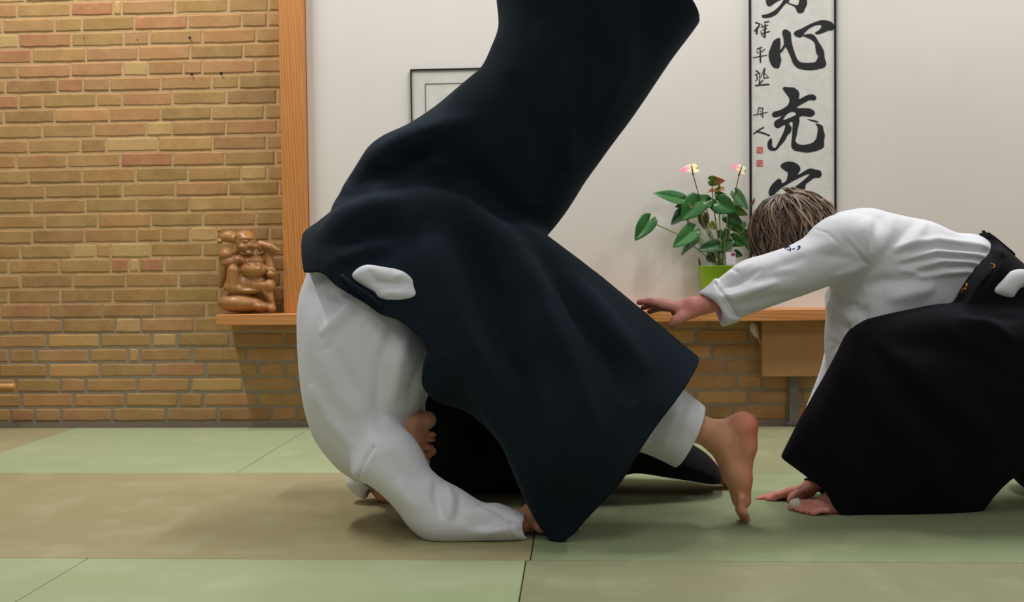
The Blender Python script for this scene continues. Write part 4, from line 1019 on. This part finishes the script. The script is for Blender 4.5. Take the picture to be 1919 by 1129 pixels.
# ================================================================== CARVED FIGURE
def S(u, v, d=0.0):
    return P(380 + u / 4.704, 400 + v / 4.704, 4.375 + d)
ks = 4.375 / FPX / 4.704      # metres per zoomed photo unit
def statue():
    f = Field(S(100, 900) * [1, 0, 1] + [-.03, 4.285, -.02], S(720, 90) * [1, 0, 1] + [.02, 4.448, .02], .0016)
    E = lambda u, v, d, ru, rd, rv, k=.009, mode='add', A=None: f.ell(S(u, v, d), (ru * ks, rd, rv * ks), A, k, mode)
    Cn = lambda a, b, ra, rb, k=.007, mode='add': f.cone(S(*a), S(*b), ra * ks, rb * ks, k, mode)
    E(355, 795, -.005, 220, .066, 80); E(300, 785, -.012, 165, .064, 82)                 # sack he sits on
    E(520, 820, -.02, 80, .045, 45)
    E(420, 620, .0, 185, .052, 95); E(400, 680, -.005, 195, .052, 36)              # robe over the lap
    E(595, 635, -.02, 48, .034, 58); Cn((470, 640, -.03), (590, 640, -.035), 48, 40)  # bent knee
    E(455, 500, -.018, 122, .052, 74); E(440, 420, -.008, 115, .045, 56); E(320, 410, -.02, 55, .03, 42)   # belly and chest
    Cn((272, 510, -.040), (268, 650, -.040), 56, 62); Cn((225, 655, -.045), (320, 668, -.045), 40, 34); Cn((330, 560, -.03), (372, 660, -.035), 34, 34)  # raised knee in the robe
    E(225, 370, 0, 80, .045, 70); Cn((200, 400, -.01), (185, 560, -.005), 55, 34); Cn((190, 500, -.01), (160, 640, 0), 40, 22); Cn((290, 430, -.03), (215, 440, -.03), 40, 40)
    E(385, 255, -.012, 88, .045, 100); E(368, 205, -.008, 80, .044, 52)            # head
    E(405, 300, -.036, 58, .024, 46); E(352, 296, -.046, 30, .020, 30, .005); E(462, 292, -.044, 28, .018, 28, .005); E(385, 222, -.040, 62, .020, 26, .006)   # cheeks
    E(412, 346, -.048, 34, .017, 20, .005)
    E(306, 318, -.012, 27, .014, 45); E(508, 300, -.012, 22, .014, 46)             # long ears
    E(384, 262, -.066, 20, .009, 9, .003, 'sub'); E(440, 260, -.066, 20, .009, 9, .003, 'sub'); E(412, 286, -.064, 17, .011, 15, .004)
    Cn((368, 246, -.058), (398, 244, -.060), 6, 6, .003); Cn((426, 244, -.060), (456, 244, -.058), 6, 6, .003)
    Cn((380, 314, -.066), (412, 324, -.066), 7, 8, .002, 'sub'); Cn((412, 324, -.066), (446, 312, -.064), 8, 7, .002, 'sub')
    E(235, 200, .012, 70, .03, 46); Cn((180, 205, .0), (152, 245, -.005), 20, 16); E(148, 150, -.005, 19, .009, 19); Cn((150, 165, -.004), (152, 200, -.004), 12, 14, .002); E(152, 250, -.01, 24, .01, 19); Cn((300, 230, 0), (200, 215, 0), 42, 40)   # gourd and bundle on the shoulder
    Cn((510, 270, -.01), (600, 300, -.02), 32, 36); Cn((600, 300, -.02), (672, 328, -.025), 32, 16); Cn((560, 320, -.01), (640, 345, -.02), 26, 16)          # raised arm
    Cn((585, 330, 0), (598, 480, -.015), 36, 34); Cn((560, 380, .01), (560, 520, .01), 44, 44); E(608, 535, -.022, 42, .024, 34); Cn((575, 492, -.032), (630, 492, -.032), 13, 13, .002); Cn((575, 508, -.034), (632, 508, -.034), 11, 11, .002)
    Cn((520, 640, -.04), (600, 760, -.03), 28, 22); Cn((590, 700, -.02), (608, 800, -.02), 30, 32); E(612, 840, -.025, 36, .025, 34)
    nk = [(385, 405), (400, 440), (430, 470), (470, 492), (505, 495), (522, 470), (512, 430), (492, 390), (482, 365)]
    for a, b in zip(nk[:-1], nk[1:]): Cn((a[0], a[1], -.066 + .00012 * abs(a[0] - 450)), (b[0], b[1], -.066 + .00012 * abs(b[0] - 450)), 5.5, 5.5, .002)
    for x_ in (255, 290, 325, 400, 440, 480): Cn((x_, 560, -.088 if x_ < 330 else -.056), (x_ - 4, 660, -.088 if x_ < 330 else -.056), 6, 6, .004, 'sub')
    for i in range(5): Cn((430 + 25 * i, 600 + 12 * i, -.056), (500 + 22 * i, 690 + 14 * i, -.06), 5, 5, .004, 'sub')
    for i in range(6): Cn((200, 690 + 3 * i, -.06), (250 + 55 * i, 705 + 4 * i, -.062), 4, 4, .003, 'sub')
    for i in range(4): Cn((175 + 18 * i, 400, -.045), (160 + 16 * i, 560, -.04), 5, 5, .004, 'sub')
    f.cut((0, 0, sh_top + .0005), (0, 0, -1))
    return f
fst = statue()
st = make('carved_figure', fst, M['carved'], None, noise=[(220, .0005, 71, None)], ground=False, smooth_it=1); del fst
tag(st, 'brown carved wooden laughing monk figure sitting on a sack at the shelf end', 'figurine')

# ================================================================== PLANT
PYc = 4.365
pot_c = P(1349, 500, PYc); zt_p = P(1349, 498, PYc)[2]
plant = empty('potted_anthurium', (pot_c[0], PYc, sh_top)); tag(plant, 'plant with glossy leaves and pink flowers in a lime green pot on the shelf', 'plant')
hgt = zt_p - sh_top
MB().lathe([(.0, .0005), (.062, .0005), (.066, .004), (.0735, hgt * .5), (.0855, hgt - .003), (.087, hgt), (.084, hgt), (.081, hgt - .01), (.072, hgt * .5), (.0, hgt * .45)], (pot_c[0], PYc, sh_top), 56).build('pot', M['pot'], plant, True)
MB().lathe([(0, .004), (.04, .003), (.0805, 0), (.079, -.012), (0, -.02)], (pot_c[0], PYc, zt_p - .012), 40).build('soil', M['soil'], plant, True)
Q = lambda u, v, Y: P(1160 + u / 4.033, 280 + v / 4.033, Y)
def leaf(base, tip, w, col, Y0=PYc, Y1=None, tilt=.35, name='leaf', curl=.12, mat='leaf', parent=plant, lobes=.30):
    a = Q(*base, Y0); b = Q(*tip, Y1 if Y1 is not None else Y0 - .015); ax = b - a; L = np.linalg.norm(ax); ax /= L
    side = nrm(np.cross(ax, (0, 1, 0))); nn = np.cross(side, ax); nn = nn if nn[1] < 0 else -nn
    side2 = nrm(side * math.cos(tilt) + nn * math.sin(tilt)); nn = nrm(np.cross(side2, ax)); nn = nn if nn[1] < 0 else -nn
    wd = 1.12 * w / 4.033 * PYc / FPX / 2 / max(.45, math.cos(tilt)); V = []; F = []; C = []; nu = 14; nv = 6
    m = MB(); cb = s2l(col)
    for i in range(nu + 1):
        u = i / nu
        half = wd * (math.sin(math.pi * min(1, u ** .5 * .94 + .06)) ** .75) * (1.0 if u < 1 else 0) + .0004
        back = lobes * L * max(0, 1 - u / .35) ** 1.2
        for j in range(-nv, nv + 1):
            s_ = j / nv
            p = a + ax * (u * L * (1 - .0) - back * (abs(s_) ** .8) * 1.0 + back * .15) + side2 * half * s_
            dep = -curl * L * (u - .3) ** 2 * .8 + abs(s_) * half * .28 - .03 * half * math.cos(6 * abs(s_)) + .006 * L * math.sin(8 * u + 3 * s_)
            p = p + nn * dep; V.append(p)
            sh = .88 + .18 * (1 - abs(s_)) + (.25 if abs(s_) < .05 else 0); C.append(tuple(v * sh for v in cb))
    wj = 2 * nv + 1
    for i in range(nu):
        for j in range(wj - 1): F.append((i * wj + j, (i + 1) * wj + j, (i + 1) * wj + j + 1, i * wj + j + 1))
    m.V = [tuple(map(float, v)) for v in V]; m.F = F; m.C = C
    o = m.build(name, M[mat], parent, True)
    md = o.modifiers.new('thickness', 'SOLIDIFY'); md.thickness = .0009
    return a
def stem(pts, Y0, Y1, r=.0016, mat='stem', name='stem'):
    n = len(pts); pp = []
    for i in range(n - 1):
        for k in range(5):
            u = (i + k / 5) / (n - 1); x = pts[i][0] + (pts[i + 1][0] - pts[i][0]) * k / 5; y = pts[i][1] + (pts[i + 1][1] - pts[i][1]) * k / 5
            pp.append(Q(x, y, Y0 + (Y1 - Y0) * u))
    pp.append(Q(*pts[-1], Y1)); MB().tube(pp, [r * (1.25 - .5 * i / len(pp)) for i in range(len(pp))], 7).build(name, M[mat], plant, True)
G1, G2, G3, G4 = (40, 98, 36), (26, 70, 28), (96, 132, 40), (54, 112, 54)
LV = [((232, 535), (123, 690), 118, G1, 4.34, .15), ((470, 380), (262, 325), 84, G4, 4.35, .5), ((500, 470), (395, 570), 84, G2, 4.37, .4), ((600, 395), (472, 538), 150, G1, 4.33, .2),
      ((655, 400), (425, 430), 100, G1, 4.36, .5), ((560, 615), (410, 742), 118, (70, 128, 66), 4.33, .1), ((578, 690), (468, 797), 50, G2, 4.37, .9), ((742, 730), (603, 757), 92, G2, 4.34, .3),
      ((760, 405), (885, 470), 128, G4, 4.32, .2), ((712, 402), (742, 490), 56, G1, 4.36, .3), ((755, 350), (848, 390), 60, G1, 4.37, .4), ((885, 330), (978, 458), 70, (96, 138, 96), 4.34, .3),
      ((880, 450), (975, 500), 60, G3, 4.36, .4), ((820, 500), (935, 560), 92, G2, 4.35, .3), ((850, 560), (962, 640), 64, (84, 120, 60), 4.38, .5), ((856, 672), (958, 728), 84, G1, 4.36, .3),
      ((950, 640), (1012, 792), 62, G1, 4.38, .4), ((838, 690), (765, 785), 80, G2, 4.36, .3), ((880, 782), (936, 806), 48, G2, 4.34, .3), ((1080, 470), (1092, 385), 50, G4, 4.37, .5),
      ((640, 500), (650, 605), 74, (110, 92, 50), 4.385, .2), ((900, 420), (870, 480), 60, G4, 4.37, .3), ((700, 560), (730, 610), 40, (120, 140, 40), 4.37, .4), ((790, 620), (800, 700), 80, G2, 4.385, .3),
      ((690, 800), (730, 860), 60, G2, 4.37, .5), ((930, 560), (900, 640), 60, (70, 108, 50), 4.385, .4)]
for b_, t_, w_, c_, y_, tl in LV: leaf(b_, t_, w_, c_, y_, y_ - .012, tl)
SB = (772, 885)
ends = [((250, 552), [(450, 645), (640, 790), (725, 875)]), ((495, 400), [(520, 560), (640, 700)]), ((560, 615), [(600, 690), (690, 800)]), ((500, 480), [(570, 640), (700, 800)]), ((600, 400), [(640, 560), (720, 740)]),
        ((655, 410), [(690, 600), (745, 760)]), ((742, 732), [(750, 790)]), ((760, 405), [(765, 600), (775, 760)]), ((712, 405), [(735, 560), (760, 720)]), ((755, 350), [(760, 520), (772, 700)]),
        ((885, 335), [(860, 560), (810, 730)]), ((882, 450), [(850, 600), (800, 760)]), ((822, 500), [(810, 650), (790, 780)]), ((858, 675), [(820, 760)]), ((950, 640), [(870, 730), (810, 820)]), ((1080, 470), [(980, 560), (850, 740)]),
        ((640, 505), [(690, 640), (750, 780)]), ((900, 425), [(840, 600), (790, 740)]), ((578, 690), [(660, 770), (735, 860)])]
for i, (e, mid) in enumerate(ends):
    ye = next((y for b_, t_, w_, c_, y, tl in LV if abs(b_[0] - e[0]) < 22 and abs(b_[1] - e[1]) < 22), PYc)
    base = (SB[0] + (i % 7 - 3) * 11, SB[1] + 8)
    stem([e] + mid + [base], ye, PYc + ((i % 3) - 1) * .012, .0018 if i % 4 else .0022)
stem([(605, 555), (600, 500), (560, 520)], 4.36, 4.36, .0014)
def flower(sp, base, tip, w, c1, c2, spad, stalk, Y):
    pr = empty('flower_tmp'); bpy.data.objects.remove(pr)
    leaf(base, tip, w, c1, Y, Y - .01, .75, 'flower', .1, 'petal', plant, .2)
    o = COL.objects[-1]; ca = o.data.color_attributes['Col']; n = len(o.data.vertices)
    a = s2l(c1); b = s2l(c2)
    cols = []
    for i in range(n):
        t = min(1, max(0, ((i // 13) / 14 - .25) * 2)); cols += [a[j] * (1 - t) + b[j] * t for j in range(3)] + [1]
    ca.data.foreach_set('color', cols)
    m = MB().tube([Q(*spad[0], Y - .02), Q((spad[0][0] + spad[1][0]) / 2, (spad[0][1] + spad[1][1]) / 2, Y - .022), Q(*spad[1], Y - .02)], [.0014, .003, .0034], 8)
    k = m.build('spadix', M['spadix'], None, True); k.parent = o; k.matrix_parent_inverse = (o.matrix_parent_inverse).inverted() if False else Matrix.Identity(4)
    k.matrix_parent_inverse = Matrix.Translation(-plant.location) @ Matrix.Translation(plant.location)
    stem([spad[1]] + stalk, Y - .02, PYc, .0017, 'stem_dark')
flower(0, (588, 150), (458, 158), 64, (226, 222, 170), (238, 120, 150), [(548, 112), (563, 196)], [(610, 365), (700, 700), (770, 880)], 4.35)
flower(0, (945, 170), (850, 122), 62, (226, 222, 176), (240, 120, 160), [(936, 116), (907, 202)], [(868, 390), (820, 640), (785, 880)], 4.35)
flower(0, (690, 232), (803, 240), 62, (104, 150, 50), (232, 128, 100), [(713, 196), (705, 272)], [(711, 400), (745, 640), (772, 880)], 4.34)
leaf((775, 300), (658, 322), 30, (190, 130, 80), 4.36, 4.35, .6, 'bud'); leaf((740, 335), (765, 260), 34, (110, 150, 50), 4.36, 4.35, .6, 'bud')
leaf((500, 415), (556, 440), 36, (190, 180, 90), 4.335, 4.32, .4, 'bud'); leaf((1010, 412), (1030, 365), 18, (180, 110, 90), 4.36, 4.35, .6, 'bud')
stem([(745, 335), (760, 300), (765, 262)], 4.36, 4.35, .0016); stem([(764, 300), (760, 520), (775, 760)], 4.36, 4.365, .0018)
leaf((612, 868), (602, 812), 14, (60, 40, 36), 4.30, 4.30, .6, 'bud')
# card stuck in the pot
a = Q(812, 778, 4.325); b = Q(884, 872, 4.325)
lb = MB().box((a[0], 4.325, b[2]), (b[0], 4.3262, a[2])).build('plant_label', M['label'], plant)
a1 = Q(850, 782, 4.3245); b1 = Q(880, 806, 4.3245); MB().box((a1[0], 4.3243, b1[2]), (b1[0], 4.3249, a1[2])).build('label_print', M['magenta'], plant)

# ================================================================== LIGHT
def area(name, loc, size, power, col, rot=(0, 0, 0)):
    l = bpy.data.lights.new(name, 'AREA'); l.shape = 'RECTANGLE'; l.size, l.size_y = size; l.energy = power; l.color = col
    o = bpy.data.objects.new(name, l); COL.objects.link(o); o.location = loc; o.rotation_euler = rot; return o
WARM = (1.0, .975, .945)
for x, p in ((-2.05, 54), (.3, 42), (2.6, 46)):
    area('ceiling_tube_light', (x, 3.5, 3.2), (.10, 1.2), p, WARM)
for x in (-2.05, .3, 2.6):
    area('ceiling_tube_light', (x, .6, 3.2), (.12, 1.3), 16, WARM)
w = bpy.data.worlds.new('world'); SC.world = w; w.use_nodes = True
bg = w.node_tree.nodes['Background']; bg.inputs[0].default_value = (1.0, .98, .96, 1); bg.inputs[1].default_value = .19
SC.view_settings.view_transform = 'Standard'; SC.view_settings.look = 'None'
SC.view_settings.exposure = 0.03; SC.view_settings.gamma = 1.0; SC.view_settings.use_curve_mapping = False
